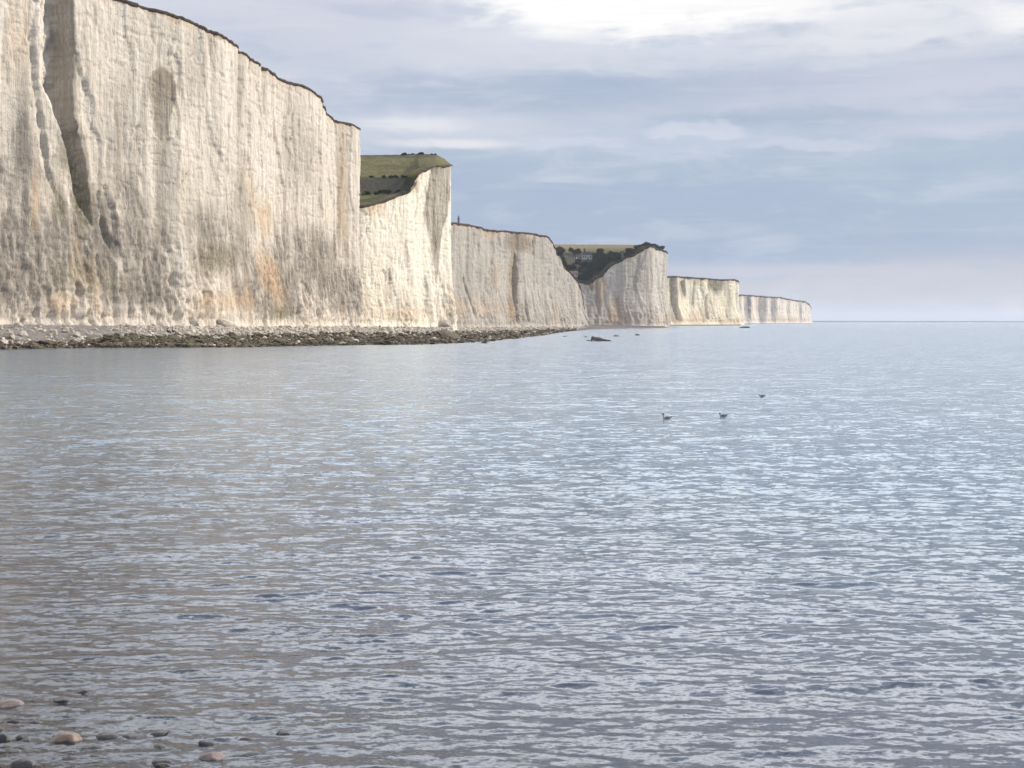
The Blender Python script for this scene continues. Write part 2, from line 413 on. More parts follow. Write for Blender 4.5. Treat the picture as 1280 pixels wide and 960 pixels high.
seg3 = [(-60, 690, 56, .9), cp(556,760,279,.8), cp(566,780,279,.8), cp(585,803,281,.7), cp(603,820,285,.7), cp(606,826,287,.7), cp(640,870,290,.6), cp(665,905,292,.5), cp(684,930,296,.5), cp(690,938,305,.5), cp(697,950,318,.5), cp(700,953,321,.5), cp(706,960,334,.5), cp(713,968,339,.5), cp(717,973,347,.5), cp(724,982,353,.5), cp(728,988,365,.5), cp(731,992,380,.5),
        (pxX(731,998), 998, yZ(386,998), .5), (40, 1012, 12, .5), (20, 1030, 12, .5)]
n3 = [([(312,642,643),(322,639,647),(345,635,647),(370,636,646),(405,637,643)], .9, .3, 1.2, 5, 0.75),
      ([(345,576,580),(375,580,586),(400,586,591)], .8, .3, 1.2, 10, 0.35),
      ([(300,663,667),(325,664,668)], .8, .3, 1.2, 10, 0.3),
      ([(360,712,715),(395,716,722)], .9, .3, 1.2, 5, 0.35),
      ([(380,650,654),(404,650,655)], .9, .3, 1.2, 5, 0.35)]
st3 = [('stain_shade',648,303,20,15,1.2,0),('stain_shade',641,350,5,55,.7,0),('ochre',655,304,14,14,.6,0),('green',645,302,7,12,.5,0),('ochre',641,350,7,60,.5,0),('ochre',615,294,14,5,.6,0),('grey',615,352,9,20,.4,0),('grey',642,375,8,35,.8,0),('ochre',620,345,7,30,.35,0),('ochre',600,385,60,12,.3,0),('grey',590,360,20,30,.3,0)]
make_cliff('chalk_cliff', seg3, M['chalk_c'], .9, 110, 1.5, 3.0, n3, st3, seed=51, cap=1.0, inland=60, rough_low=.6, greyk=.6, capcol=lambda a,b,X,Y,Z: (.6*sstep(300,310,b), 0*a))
tag(bpy.data.objects['chalk_cliff.002'], 'dull grey chalk cliff with a brown gully, sloping down to the wooded valley', 'cliff')

seg4 = [(30, 1022, 20, .4), cp(724,1028,352,.4), cp(731,1030,353.5,.4), cp(738,1032,353,.4), cp(744,1034,347.5,.4), cp(752,1036,345,.4), cp(762,1038,333,.4), cp(774,1042,326,.4), cp(785,1045,321,.4), cp(795,1049,318,.4), cp(804,1053,311,.4), cp(809,1056,308,.4), cp(818,1066,309,.4), cp(826,1078,312,.4), cp(831,1088,314,.4),
        (pxX(833,1092), 1092, yZ(316,1092), .4), (112, 1110, 58, .4), (95, 1160, 56, .4)]
n4 = [([(309,806,811),(340,806,811),(400,808,813)], 1.0, .3, 1., 5, 0.7), ([(350,744,748),(395,746,750)], .8, .3, 1.2, 5, 0.4), ([(372,770,774),(402,772,776)], .7, .3, 1.2, 5, 0.3)]
st4 = [('ochre',768,384,16,20,.7,0),('ochre',752,360,8,22,.6,0),('ochre',744,356,10,10,.9,0),('stain_shade',738,359,6,7,.8,0),('grey',742,385,9,25,.5,0),('ochre',775,400,25,6,.5,0),('grey',796,340,12,30,.3,0),('ochre',835,400,20,8,.4,0)]
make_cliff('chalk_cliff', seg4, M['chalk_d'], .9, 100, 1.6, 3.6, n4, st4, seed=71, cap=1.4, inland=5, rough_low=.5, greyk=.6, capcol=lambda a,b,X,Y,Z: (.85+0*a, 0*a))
tag(bpy.data.objects['chalk_cliff.003'], 'pinkish grey chalk cliff with bushes along its rim, past the wooded valley', 'cliff')

seg5 = [(160, 1790, 58, .3), cp(834,1795,346,.3), cp(838,1800,345.5,.3), cp(847,1812,346,.3), cp(860,1832,347,.3), cp(880,1862,348,.3), cp(904,1900,350,.3), cp(921,1930,349.5,.3), cp(923.5,1936,351,.3), (pxX(924,1950), 1950, 57, .3), (290, 2000, 56, .3)]
n5 = [([(351,847,857),(360,850,858),(372,855,858)], .9, .25, 1., 4, 0.6), ([(353,886,901),(358,890,902),(370,897,901)], .5, .5, 1., 5, 0.7), ([(351,904,912),(375,907,913),(400,908,914)], .9, .25, 1., 4, 0.7),
      ([(347,834,845),(380,836,846),(402,838,848)], .8, .3, 1., 4, 0.6), ([(352,866,870),(385,863,868)], .7, .3, 1., 4, 0.3), ([(370,880,884),(400,878,884)],.7,.3,1.,4, 0.3)]
st5 = [('green',894,356,12,11,1.1,0),('ochre',872,398,14,14,.7,0),('ochre',845,402,20,5,.6,0),('ochre',915,402,20,6,.8,0),('ochre',875,352,15,5,.6,0),('ochre',890,380,8,20,.3,0),('grey',841,375,5,30,.6,0),('grey',853,360,5,12,.6,0)]  # grey spots paint shade on the left walls
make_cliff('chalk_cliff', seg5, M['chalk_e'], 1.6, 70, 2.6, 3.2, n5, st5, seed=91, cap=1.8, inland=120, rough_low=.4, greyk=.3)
tag(bpy.data.objects['chalk_cliff.004'], 'sunlit yellow chalk cliff with a green funnel gully, second farthest along the coast', 'cliff')

seg6 = [(400, 3000, 62, .2), cp(920,3040,369,.2), cp(928,3060,369,.2), cp(945,3180,370,.2), cp(958,3270,371,.2), cp(975,3390,372,.2), cp(990,3500,375,.2), cp(1005,3620,377,.2), cp(1011,3690,380,.2), cp(1014,3750,384,.2), (pxX(1014.5,3800), 3800, yZ(390,3800), .2), (760, 3900, 25, .2), (700, 4000, 25, .2)]
n6 = [([(368,929,937),(385,931,937),(404,932,938)], .8, .4, 1., 3, 0.5), ([(370,947,960),(390,948,958),(404,950,960)], .7, .4, 1., 3, 0.5), ([(371,962,972),(390,963,972),(400,964,972)], .7, .4, 1., 3, 0.5), ([(374,982,986),(402,984,990)], .7, .4, 1., 3, 0.4), ([(376,999,1002),(402,1000,1003)], .7, .4, 1., 3, 0.4)]
st6 = [('grey',935,385,5,22,1.1,0),('grey',953,385,6,22,1.2,0),('grey',967,385,5,22,1.,0),('grey',1001,390,2,14,.9,0),('ochre',985,400,30,5,.4,0)]  # grey bars paint the shade of walls turned towards the viewer
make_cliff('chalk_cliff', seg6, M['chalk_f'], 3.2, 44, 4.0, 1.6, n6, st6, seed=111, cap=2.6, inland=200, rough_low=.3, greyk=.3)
tag(bpy.data.objects['chalk_cliff.005'], 'hazy low chalk headland ending the line of cliffs at the horizon', 'cliff')

# ------------------------------------------------------------------ fields behind the cliffs
def terrain(name, px0, px1, d0f, d1, zf, npx, nd, colf):
    px = np.linspace(px0, px1, npx); k = np.linspace(0, 1, nd)
    PX = np.broadcast_to(px[None], (nd, npx)); d0 = d0f(px)
    D = d0[None] + (d1-d0)[None]*k[:, None] if np.ndim(d1) else d0[None]+(d1-d0[None])*k[:, None]
    X = pxX(PX, D); Z = zf(PX, D, k[:, None])
    o = mesh_obj(name, np.stack([X, D, Z], -1).reshape(-1,3), grid_faces(nd, npx), M['turf'])
    py = HY - F*(Z-EYE)/D
    e, dk, sw = colf(PX, py, X, D)
    set_attr(o, 'edge', e); set_attr(o, 'dark', np.clip(dk,0,1)); set_attr(o, 'straw', np.clip(sw,0,1))
    return tag(o, kind='structure')

# slope of the dry valley above the bright cliff
edge2 = np.array([[380,432,259],[452,440,258],[470,446,255],[490,453,248],[512,462,240],[519,466,232],[523,468,219],[532,474,213],[545,480,208],[562,489,206.5],[566,494,207]])
def d2(px): return KS*np.interp(px, edge2[:,0], edge2[:,1])+1.2
sky2 = lambda px: np.interp(px, [380,452,500,520,545,556,563,566], [194.5,194,193.5,192.5,193,199,205,206.5])
def z2(PX, D, k):
    ye = np.interp(PX, edge2[:,0], edge2[:,2]); ys = sky2(PX)
    y = ye + (ys-ye)*sstep(0, 1, k**.8)
    return yZ(y, D) + .35*fbm(PX/6, D/7, 5, 4)*np.clip(k*6, 0, 1) - .3*(k < .01)
terrain('field', 384, 566, d2, 740, z2, 180, 130, c2)

# valley wood and fields behind the third and fourth cliffs
edge4 = np.array([[660,960,330],[690,980,345],[712,1000,350],[724,1028,352],[731,1030,353.5],[738,1032,353],[744,1034,347.5],[752,1036,345],[762,1038,333],[774,1042,326],[785,1045,321],[795,1049,318],[804,1053,311],[809,1056,308],[818,1066,309],[826,1078,312],[831,1088,314],[834,1094,316]])
def d4(px): return np.interp(px, edge4[:,0], edge4[:,1])+1.5
sky4 = lambda px: np.interp(px, [660,690,795,805,812,826,834], [306,305.5,306,305.5,307,311.5,315.6])
def z4(PX, D, k):
    ye = np.interp(PX, edge4[:,0], edge4[:,2]); ys = sky4(PX)
    y = ye + (ys-ye)*(1-(1-np.clip(k, 0, 1))**1.7)
    return yZ(y, D) + .4*fbm(PX/7, D/14, 15, 3)*np.clip(k*6, 0, 1) - .3*(k < .01)
def c4(PX, py, X, D):
    n = fbm(X/9, D/14, 29, 4)
    dark = .95*sstep(313, 318, py+3*n-.02*(PX-740)) + .7*sstep(785, 800, PX+3*n)*sstep(316,308,py)*.6
    straw = .9*sstep(313, 308.5, py+.8*n)*sstep(805, 795, PX)
    green = sstep(795, 755, PX)
    return 0*PX, dark, straw
D4END = 1400.
terrain('field', 662, 834, d4, D4END, z4, 140, 90, c4)
def ground4(px, k):
    px = np.array([[float(px)]]); k = np.array([[float(k)]])
    d = d4(px); D = d+(D4END-d)*k
    return float(pxX(px, D)[0,0]), float(D[0,0]), float(z4(px, D, k)[0,0])
def ground4_y(px, y):
    ks = np.linspace(0, 1, 200)[:, None]; P = np.full_like(ks, px)
    d = d4(P); D = d+(D4END-d)*ks; Z = z4(P, D, ks)
    py = HY-F*(Z-EYE)/D
    i = int(np.argmin(np.abs(py-y))); return float(pxX(px, D[i,0])), float(D[i,0]), float(Z[i,0])

# ------------------------------------------------------------------ beach and reef
WL = np.array([[-320,470],[-150,446],[-60,440],[0,437],[60,435.5],[130,434.5],[200,434.5],[300,434],[400,432],[480,431],[540,430.4],[566,429],[600,427.5],[622,425.5],[650,422.5],[675,420],[700,415.8],[722,413.5],[740,411.6],[790,410.2],[833,409.6],[839,407.4],[880,407.2],[925,406.9],[930,405.2],[1012,404.4]])
FT = np.array([[-420,152,3.9],[-280,165,3.9],[-60,212,3.9],[0,222,3.9],[60,232,3.8],[155,251,3.5],[220,264,3.3],[285,282,3.1],[300,298,3.0],[340,326,2.9],[404,360,2.7],[418,398,2.6],[449,417,2.5],[452,440,2.4],[512,462,2.2],[564,490,2.0],[567,780,.9],[640,870,.8],[731,992,.8],[734,1026,2.5],[770,1036,1.8],[804,1046,1.3],[831,1080,1.1],[836,1797,.5],[923,1936,.5],[928,3060,.4],[1014,3750,.4]])
def dW(px): return EYE*F/(np.interp(px, WL[:,0], WL[:,1])-HY) + 0
FT[:16,1] *= KS
def dF(px): return np.interp(px, FT[:,0], FT[:,1])
def zF(px): return np.interp(px, FT[:,0], FT[:,2])
def beach_z(px, d):
    px = np.asarray(px, float); d = np.asarray(d, float)
    w, f, zf = dW(px), dF(px), zF(px)
    f = np.maximum(f, w*1.03)
    k = (d-w)/(f-w)
    X = pxX(px, d)
    reef = np.minimum(.9, .25*zf)
    z = np.where(k < 0, -(w-d)*.05, reef*np.clip(k/.35, 0, 1)**.7 + (zf-reef)*sstep(.30, 1.0, k))
    rel = np.clip(.15+np.clip(k, 0, 1)*.8, 0, 1)
    weedk = sstep(-.05,.1,k)*sstep(.62, .40, k)
    z = z + weedk*(.30*fbm(X/3.2, d/7.5, 201, 5) + .18*np.maximum(0, fbm(X/1.2, d/3.0, 203, 4)))*np.clip(zf, .6, 2) + .06*fbm(X/2, d/3, 205, 3)
    return z, k
pxs = np.r_[np.arange(-320, 566, .9), np.arange(566, 740, .8), np.arange(740, 1016, 1.2)]
ks = np.r_[np.linspace(-.5, 0, 10)[:-1], np.linspace(0, .6, 70)[:-1], np.linspace(.6, 1.0, 40)[:-1], np.linspace(1, 1.25, 8)]
KK = np.broadcast_to(ks[:, None], (len(ks), len(pxs))); PX = np.broadcast_to(pxs[None], KK.shape)
w_, f_ = dW(PX), np.maximum(dF(PX), dW(PX)*1.03)
Db = np.maximum(w_ + KK*(f_-w_), w_-60)
Zb, kb = beach_z(PX, Db)
Xb = pxX(PX, Db)
ob = mesh_obj('beach', np.stack([Xb, Db, Zb], -1).reshape(-1,3), grid_faces(len(ks), len(pxs)), M['beach'])
nbz = fbm(Xb/6, Db/12, 207, 4)
leftk = sstep(40, 170, PX)
weed = sstep(.58, .42, kb+.22*nbz)*(.25+.75*leftk)*sstep(-.2,.02,kb)
pale = sstep(.30, .55, kb+.2*nbz)*(.35+.65*sstep(120, 240, PX+40*nbz))
weed = weed*sstep(745, 725, PX) + .55*sstep(730, 738, PX)*sstep(845, 825, PX); pale = np.clip(pale*sstep(735, 725, PX)+.9*sstep(.8,1.,kb)*sstep(800,830,PX), 0, 1)
set_attr(ob, 'weed', np.clip(weed, 0, 1)); set_attr(ob, 'pale', np.clip(pale, 0, 1))
set_attr(ob, 'wet', sstep(.30, .02, Zb)*.9)
tag(ob, kind='structure')

# ------------------------------------------------------------------ rocks
def rock_mesh(name, seed, sub=3, flat=.6, rough=.35, mat=None):
    bm = bmesh.new(); bmesh.ops.create_icosphere(bm, subdivisions=sub, radius=1)
    r = np.random.default_rng(seed)
    pl = [(Vector(r.normal(size=3)).normalized(), r.uniform(.62, .92)) for _ in range(9)]
    V = np.array([v.co for v in bm.verts])
    n = fbm(V[:,0]*1.1+V[:,2]*.7+seed, V[:,1]*1.1-V[:,2]*.6, seed, 4)
    for v, k in zip(bm.verts, n):
        for nn, dd in pl:
            q = v.co.dot(nn)
            if q > dd: v.co -= nn*(q-dd)*.9
        v.co *= 1+rough*k
        v.co.z *= flat
    me = bpy.data.meshes.new(name); bm.to_mesh(me); bm.free()
    me.polygons.foreach_set('use_smooth', np.full(len(me.polygons), False))
    if mat: me.materials.append(mat)
    return me
B_ME = [rock_mesh('boulder', 300+i, 3, .62, .35, M['boulder']) for i in range(6)]
W_ME = [rock_mesh('weedy_rock', 340+i, 3, .55, .5, M['weedrock']) for i in range(6)]

def put(name, me, x, y, z, sc, label, cat, group=None, rz=None):
    o = bpy.data.objects.new(name, me); COL.objects.link(o)
    o.location = (x, y, z); o.scale = sc
    o.rotation_euler = (random.uniform(-.2,.2), random.uniform(-.2,.2), random.uniform(0, 6.28) if rz is None else rz)
    return tag(o, label, cat, group)

def boulder_label(px, size):
    if px < 150: return 'pale chalk boulder lying on the grey shingle under the tall near cliff', 'boulders on the grey shingle'
    if px < 320: return 'pale chalk boulder in the rubble around the two seated people', 'boulders around the seated people'
    if px < 452: return 'cream chalk boulder in the fall heap under the orange streaked cliff', 'boulders below the orange stain'
    return 'cream chalk boulder in the rockfall below the bright fresh cliff', 'boulders below the bright cliff'
nb_ = 0
tries = 0
spots = []
while nb_ < 270 and tries < 20000:
    tries += 1
    px = random.uniform(-5, 600); w, f = float(dW(px)), float(dF(px))
    k = random.triangular(.35, .99, .72)
    if px < 150 and random.random() < .45: k = random.uniform(.05, .6)
    d = w+k*(f-w)
    if d > 560: continue
    dens = .2 if px < 150 else (.8 if px < 300 else 1.)
    if random.random() > dens: continue
    if 330-40 < px < 372 and k < .8 and random.random() < .5: continue
    r = random.lognormvariate(-.75, .42)*(1 if px > 300 else .9)
    r = min(r, 1.3)*(1+.0012*(d-230))
    x = float(pxX(px, d))
    if 202 < px < 221 and .2 < k < .85: continue
    if any((x-a)**2+(d-b)**2 < (.8*(r+c))**2 for a, b, c in spots): continue
    spots.append((x, d, r))
    z = float(beach_z(px, d)[0])
    lab, grp = boulder_label(px, r)
    put('chalk_boulder', random.choice(B_ME), x, d, z+.18*r, (r, r*random.uniform(.7,1.1), r*random.uniform(.7,1.2)), lab, 'boulder', grp)
    nb_ += 1
nw = 0; tries = 0
while nw < 260 and tries < 20000:
    tries += 1
    px = random.uniform(20, 690); w, f = float(dW(px)), float(dF(px))
    k = random.uniform(-.01, .5) if px < 566 else random.uniform(-.02, .45)
    if px < 140 and (k > .22 or random.random() < .5): continue
    d = w+k*(f-w)
    if d > 620: continue
    r = min(random.lognormvariate(-.65, .6), 2.0)
    x = float(pxX(px, d))
    if any((x-a)**2+(d-b)**2 < (.6*(r+c))**2 for a, b, c in spots): continue
    spots.append((x, d, r))
    z = float(beach_z(px, d)[0])
    if px < 200: lab, grp = 'dark weed covered rock at the water edge below the grey shingle', 'weedy rocks below the grey shingle'
    elif px < 452: lab, grp = 'brown seaweed covered rock on the reef in front of the tall near cliff', 'weedy rocks of the near reef'
    elif px < 566: lab, grp = 'olive seaweed covered rock on the reef in front of the bright cliff', 'weedy rocks of the middle reef'
    else: lab, grp = 'low dark weedy rock at the tip of the reef in front of the grey cliff', 'weedy rocks of the reef tip'
    put('reef_rock', random.choice(W_ME), x, d, z+.12*r, (r*1.15, r*random.uniform(.8,1.5), r*random.uniform(.55,1.0)), lab, 'rock', grp)
    nw += 1
# small stones in between, too many to count
def stones(name, n, mat, gen, base=1):
    bm = bmesh.new(); bmesh.ops.create_icosphere(bm, subdivisions=base, radius=1)
    bv = np.array([v.co for v in bm.verts]); bf = np.array([[v.index for v in f.verts] for f in bm.faces]); bm.free()
    VV = []; FF = []
    for i in range(n):
        x, y, z, r = gen()
        v = bv*(1+.35*rng.normal(size=(len(bv),1)).clip(-1,1))*np.array([r*rng.uniform(.8,1.5), r*rng.uniform(.8,1.3), r*rng.uniform(.5,.9)])
        a = rng.uniform(0, 6.28); c, s_ = math.cos(a), math.sin(a)
        v = np.stack([v[:,0]*c-v[:,1]*s_, v[:,0]*s_+v[:,1]*c, v[:,2]], 1)+np.array([x,y,z+.2*r])
        FF.append(bf+len(VV)*len(bv)); VV.append(v)
    return mesh_obj(name, np.concatenate(VV), np.concatenate(FF), mat, smooth=False)
def g_rub():
    while True:
        px = rng.uniform(-10, 735); w, f = float(dW(px)), float(dF(px)); k = rng.triangular(.3, .85, 1.) if rng.random() < .86 else rng.uniform(.02, .5)
        if px < 170 and rng.random() < .8: continue
        if px < 130: k = rng.triangular(.02, .1, 1)
        d = w+k*(f-w)
        return float(pxX(px, d)), d, float(beach_z(px, d)[0]), float(min(rng.lognormal(-1.5, .45), .7)*(1+.001*(d-230)))
tag(stones('chalk_rubble', 5200, M['boulder'], g_rub), 'loose pale chalk rubble strewn along the foot of the cliffs', 'rubble', kind='stuff')
def g_weed():
    while True:
        px = rng.uniform(0, 720); w, f = float(dW(px)), float(dF(px)); k = rng.uniform(-.01, .55)
        if px < 130 and (k > .25 or rng.random() < .5): continue
        d = w+k*(f-w)
        return float(pxX(px, d)), d, float(beach_z(px, d)[0]), float(min(rng.lognormal(-1.15, .45), .8))
tag(stones('reef_stones', 4200, M['weedrock'], g_weed), 'small seaweed covered stones filling the reef at low tide', 'stones', kind='stuff')

# rocks standing in the water
def at_water(px, y): d = EYE*F/(y-HY); return float(pxX(px, d)), d
def wedge_mesh():
    V = []; Fc = []
    nx, ny = 22, 9
    for i in range(nx):
        u = i/(nx-1)
        for j in range(ny):
            v = j/(ny-1)*2-1
            h = (1.0-.85*u)*min(1, u*9+.25)*(1-.55*abs(v)**2.2) + .10*float(noise2(np.array([u*5.]), np.array([v*2.]), 9)[0])
            V.append((u*4.6-2.2, v*1.3*(1-.3*u), max(h, 0)*1.35-.35*(abs(v) > .99 or u in (0, 1))))
    for i in range(nx-1):
        for j in range(ny-1):
            a = i*ny+j; Fc.append((a, a+ny, a+ny+1, a+1))
    return V, Fc
V, Fc = wedge_mesh()
x, d = at_water(750.5, 426.5)
o = mesh_obj('tilted_rock', V, Fc, M['darkrock'], smooth=False); o.location = (x, d, -.05)
tag(o, 'large dark brown wedge of rock tilted out of the sea beyond the reef', 'rock')
def sea_rock(px, y, wpx, hpx, label, mi=0, mat='darkrock', grp=None):
    x, d = at_water(px, y); w = wpx*d/F/2; h = hpx*d/F
    me = W_ME[mi].copy(); me.materials.clear(); me.materials.append(M[mat])
    return put('sea_rock', me, x, d, -.1*h, (w, w*.8, h*1.6), label, 'rock', grp, rz=random.uniform(-.3,.3))
sea_rock(770, 420.4, 8, 2.0, 'small flat dark rock just right of the large tilted wedge in the sea', 1)
sea_rock(797, 419.2, 8, 2.6, 'small rounded dark rock farthest out along the row off the reef', 2)
sea_rock(736, 426.0, 7, 1.6, 'little low rock touching the left foot of the large tilted wedge', 3)
sea_rock(733, 421.3, 6, 1.4, 'thin low rock awash behind the left end of the large tilted wedge', 4)
sea_rock(706, 420.7, 6, 1.8, 'small dark rock awash between the reef tip and the tilted wedge', 5)
sea_rock(606, 429.0, 10, 3.0, 'dark rock rising at the seaward corner of the reef', 2, 'weedrock')
sea_rock(930, 409.9, 15, 2.6, 'dark rock off the beach below the farthest hazy headland', 3)
# big weedy hump on the reef
px = 561; d = 300.
o = put('reef_hump', W_ME[4], float(pxX(560, 345)), 345., .9, (3.2, 4.5, 2.0), 'large dark weedy hump highest on the reef, below the corner of the bright cliff', 'rock', rz=.2)
# boulders that stand alone at the cliff foot
for px, kk, r, lab in ((12, .45, 1.35, 'largest pale boulder, alone on the grey shingle at the far left'), (120, .42, 1.3, 'broad cream boulder at the top of the weedy rocks below the shingle'),
                       (240, .93, 2.0, 'big brownish block leaning on the tall cliff beside the two people'), (557, .93, 3.4, 'big brown block at the foot of the bright cliff near its corner'),
                       (280, .93, 2.4, 'big cream block at the foot of the tall cliff left of the orange stain')):
    d = float(dW(px)+kk*(dF(px)-dW(px)))
    put('chalk_block', B_ME[int(px) % 6], float(pxX(px, d)), d, float(beach_z(px, d)[0])+.3*r, (r, r*.8, r*.9), lab, 'boulder')

# ------------------------------------------------------------------ two people sitting on the shingle
def skin_body(name, joints, edges, radii, mats, assign, parent=None):
    me = bpy.data.meshes.new(name); me.from_pydata(joints, edges, []); me.update()
    o = bpy.data.objects.new(name, me); COL.objects.link(o)
    md = o.modifiers.new('skin', 'SKIN'); sv = me.skin_vertices[0].data
    for i, r in enumerate(radii): sv[i].radius = (r, r) if not isinstance(r, tuple) else r
    sv[0].use_root = True
    o.modifiers.new('sub', 'SUBSURF').levels = 2
    dg = bpy.context.evaluated_depsgraph_get(); dg.update()
    m2 = bpy.data.meshes.new_from_object(o.evaluated_get(dg))
    o.modifiers.clear(); o.data = m2; bpy.data.meshes.remove(me)
    m2.materials.clear()
    for m in mats: m2.materials.append(m)
    for p in m2.polygons:
        p.material_index = assign(p.center); p.use_smooth = True
    if parent: o.parent = parent
    return o
M['skin'] = simple_mat('skin', (.45,.28,.20), (.50,.32,.24), 20, .6, .002)
M['jacket'] = simple_mat('dark_jacket', (.018,.019,.028), (.03,.03,.042), 18, .9, .005)
M['jacket2'] = simple_mat('slate_jacket', (.055,.065,.11), (.08,.09,.14), 18, .9, .005)
M['jeans'] = simple_mat('dark_jeans', (.025,.028,.05), (.04,.045,.07), 25, .9, .004)
M['hair'] = simple_mat('dark_hair', (.02,.014,.01), (.035,.024,.016), 40, .7, .004)
def person(px, d, rz, jk, label, hunch):
    J = [(0,0,.12),(0,-.02,.30),(0,-.03-hunch*.3,.50),(0,.03-hunch*.1,.62),(0,.06,.70),(0,.09,.80),(0,.10,.90)]
    E = [(0,1),(1,2),(2,3),(3,4),(4,5),(5,6)]; R = [(.15,.12),(.14,.11),(.17,.11),(.09,.08),(.055,.055),(.085,.095),(.075,.085)]
    for sx in (-1, 1):
        b = len(J)
        J += [(sx*.10,.05,.12),(sx*.13,.42,.47),(sx*.12,.62,.10),(sx*.12,.78,.05)]
        R += [.10,.068,.05,.04]; E += [(0,b),(b,b+1),(b+1,b+2),(b+2,b+3)]
        b = len(J)
        J += [(sx*.19,-.01,.55),(sx*.23,.16,.34),(sx*.10,.40,.42),(sx*.03,.46,.42)]
        R += [.065,.05,.038,.032]; E += [(2,b),(b,b+1),(b+1,b+2),(b+2,b+3)]
    def asg(c):
        if c.z > .69: return 0
        if c.y > .40 and c.z > .38 and abs(c.x) < .08: return 0
        if c.z < .2 or (c.y > .12 and abs(c.x) > .0 and (c.z-.12) < (c.y-.05)*.95+.10 and not (abs(c.x) > .18)): return 2
        return 1
    o = skin_body('person', J, E, R, [M['skin'], jk, M['jeans']], asg)
    bm = bmesh.new(); bmesh.ops.create_uvsphere(bm, u_segments=20, v_segments=12, radius=1)
    for v in list(bm.verts):
        if v.co.z < -.35 or (v.co.y > .55 and v.co.z < .35): bm.verts.remove(v)
    for v in bm.verts: v.co = Vector((v.co.x*.098, v.co.y*.112+.085, v.co.z*.105+.875))
    me = bpy.data.meshes.new('hair'); bm.to_mesh(me); bm.free(); me.materials.append(M['hair'])
    for p in me.polygons: p.use_smooth = True
    h = bpy.data.objects.new('hair', me); COL.objects.link(h); h.parent = o
    for sx in (-1, 1):      # shoes
        bm = bmesh.new(); bmesh.ops.create_uvsphere(bm, u_segments=14, v_segments=8, radius=1)
        for v in bm.verts: v.co = Vector((v.co.x*.05+sx*.12, v.co.y*.14+.74, max(v.co.z*.055, -.03)+.04))
        me = bpy.data.meshes.new('shoe'); bm.to_mesh(me); bm.free(); me.materials.append(M['hair'])
        sh = bpy.data.objects.new('shoe', me); COL.objects.link(sh); sh.parent = o
    dd_ = np.linspace(float(dW(px)), float(dF(px)), 300); zz_ = beach_z(np.full(300, px), dd_)[0]; d = float(dd_[np.argmin(np.abs(HY-F*(zz_-EYE)/dd_-d))])
    x = float(pxX(px, d)); o.location = (x, d, float(beach_z(px, d)[0])-.0); o.rotation_euler = (0, 0, rz); o.scale = (1.1,)*3
    return tag(o, label, 'person')
# facing the sea (+X): local +Y turns to +X
person(209, 416.5, -math.pi/2+.3, M['jacket'], 'person in a black jacket sitting with knees drawn up, nearer the tall cliff end', .12)
person(215.5, 416.2, -math.pi/2-.1, M['jacket2'], 'person in a slate blue jacket sitting upright beside the one in black', .02)

# ------------------------------------------------------------------ gulls
M['gull_white'] = simple_mat('gull_white', (.40,.40,.41), (.48,.48,.49), 30, .8, .003)
M['gull_grey'] = simple_mat('gull_grey', (.16,.17,.19), (.21,.22,.24), 30, .8, .003)
M['gull_dark'] = simple_mat('gull_dark', (.018,.014,.013), (.03,.025,.022), 30, .7, .003)
M['bill'] = simple_mat('gull_bill', (.12,.02,.015), (.15,.03,.02), 30, .5, .001)
def loft(name, rings, mat, parent=None, seg=14):
    V = []; Fc = []
    for (cx, cy, cz, ry, rz, tilt) in rings:
        for k in range(seg):
            a = 2*math.pi*k/seg
            V.append((cx - math.sin(tilt)*rz*math.sin(a), cy+ry*math.cos(a), cz+math.cos(tilt)*rz*math.sin(a)))
    for i in range(len(rings)-1):
        for k in range(seg):
            a, b = i*seg+k, i*seg+(k+1) % seg
            Fc.append((a, b, b+seg, a+seg))
    Fc.append(tuple(range(seg))[::-1]); Fc.append(tuple(range((len(rings)-1)*seg, len(rings)*seg)))
    return mesh_obj(name, V, Fc, mat, parent)
def gull(px, y, heading, label, neck=1., scale=1.):
    # local +X = forward
    t = bpy.data.objects.new('gull', None); COL.objects.link(t)
    n = .085*neck
    loft('body', [(-.17,0,.075,.012,.008,0),(-.13,0,.06,.045,.03,0),(-.06,0,.045,.075,.055,0),(.02,0,.045,.085,.065,0),(.085,0,.055,.07,.06,.3),(.115,0,.075+.1*n,.045,.045,.9),
                  (.125,0,.09+.5*n,.030,.032,1.4),(.128,0,.09+n,.026,.028,1.5),(.135,0,.115+n,.030,.034,1.45),(.142,0,.14+n,.026,.03,1.5),(.145,0,.158+n,.008,.01,1.5)], M['gull_white'], t)
    loft('hood', [(.138,0,.100+n,.029,.035,1.5),(.144,0,.118+n,.034,.040,1.5),(.148,0,.142+n,.031,.035,1.5),(.149,0,.160+n,.017,.018,1.5),(.149,0,.167+n,.002,.003,1.5)], M['gull_dark'], t)
    loft('bill', [(.175,0,.122+n,.009,.010,0),(.20,0,.119+n,.006,.007,0),(.222,0,.112+n,.001,.002,0)], M['bill'], t, 8)
    for s_ in (-1, 1):
        loft('wing', [(.09,s_*.060,.075,.012,.025,0),(.03,s_*.078,.08,.014,.045,0),(-.06,s_*.068,.085,.014,.042,0),(-.14,s_*.035,.100,.012,.022,0)], M['gull_grey'], t, 10)
        loft('wing_tip', [(-.135,s_*.035,.100,.010,.018,0),(-.19,s_*.014,.118,.008,.010,0),(-.245,s_*.002,.138,.002,.003,0)], M['gull_dark'], t, 8)
    loft('tail', [(-.14,0,.075,.03,.012,0),(-.21,0,.095,.028,.006,0),(-.225,0,.098,.026,.002,0)], M['gull_white'], t, 10)
    x, d = at_water(px, y); t.location = (x, d, -.005); t.rotation_euler = (0, 0, heading); t.scale = (scale,)*3
    return tag(t, label, 'gull', 'gulls floating on the sea')
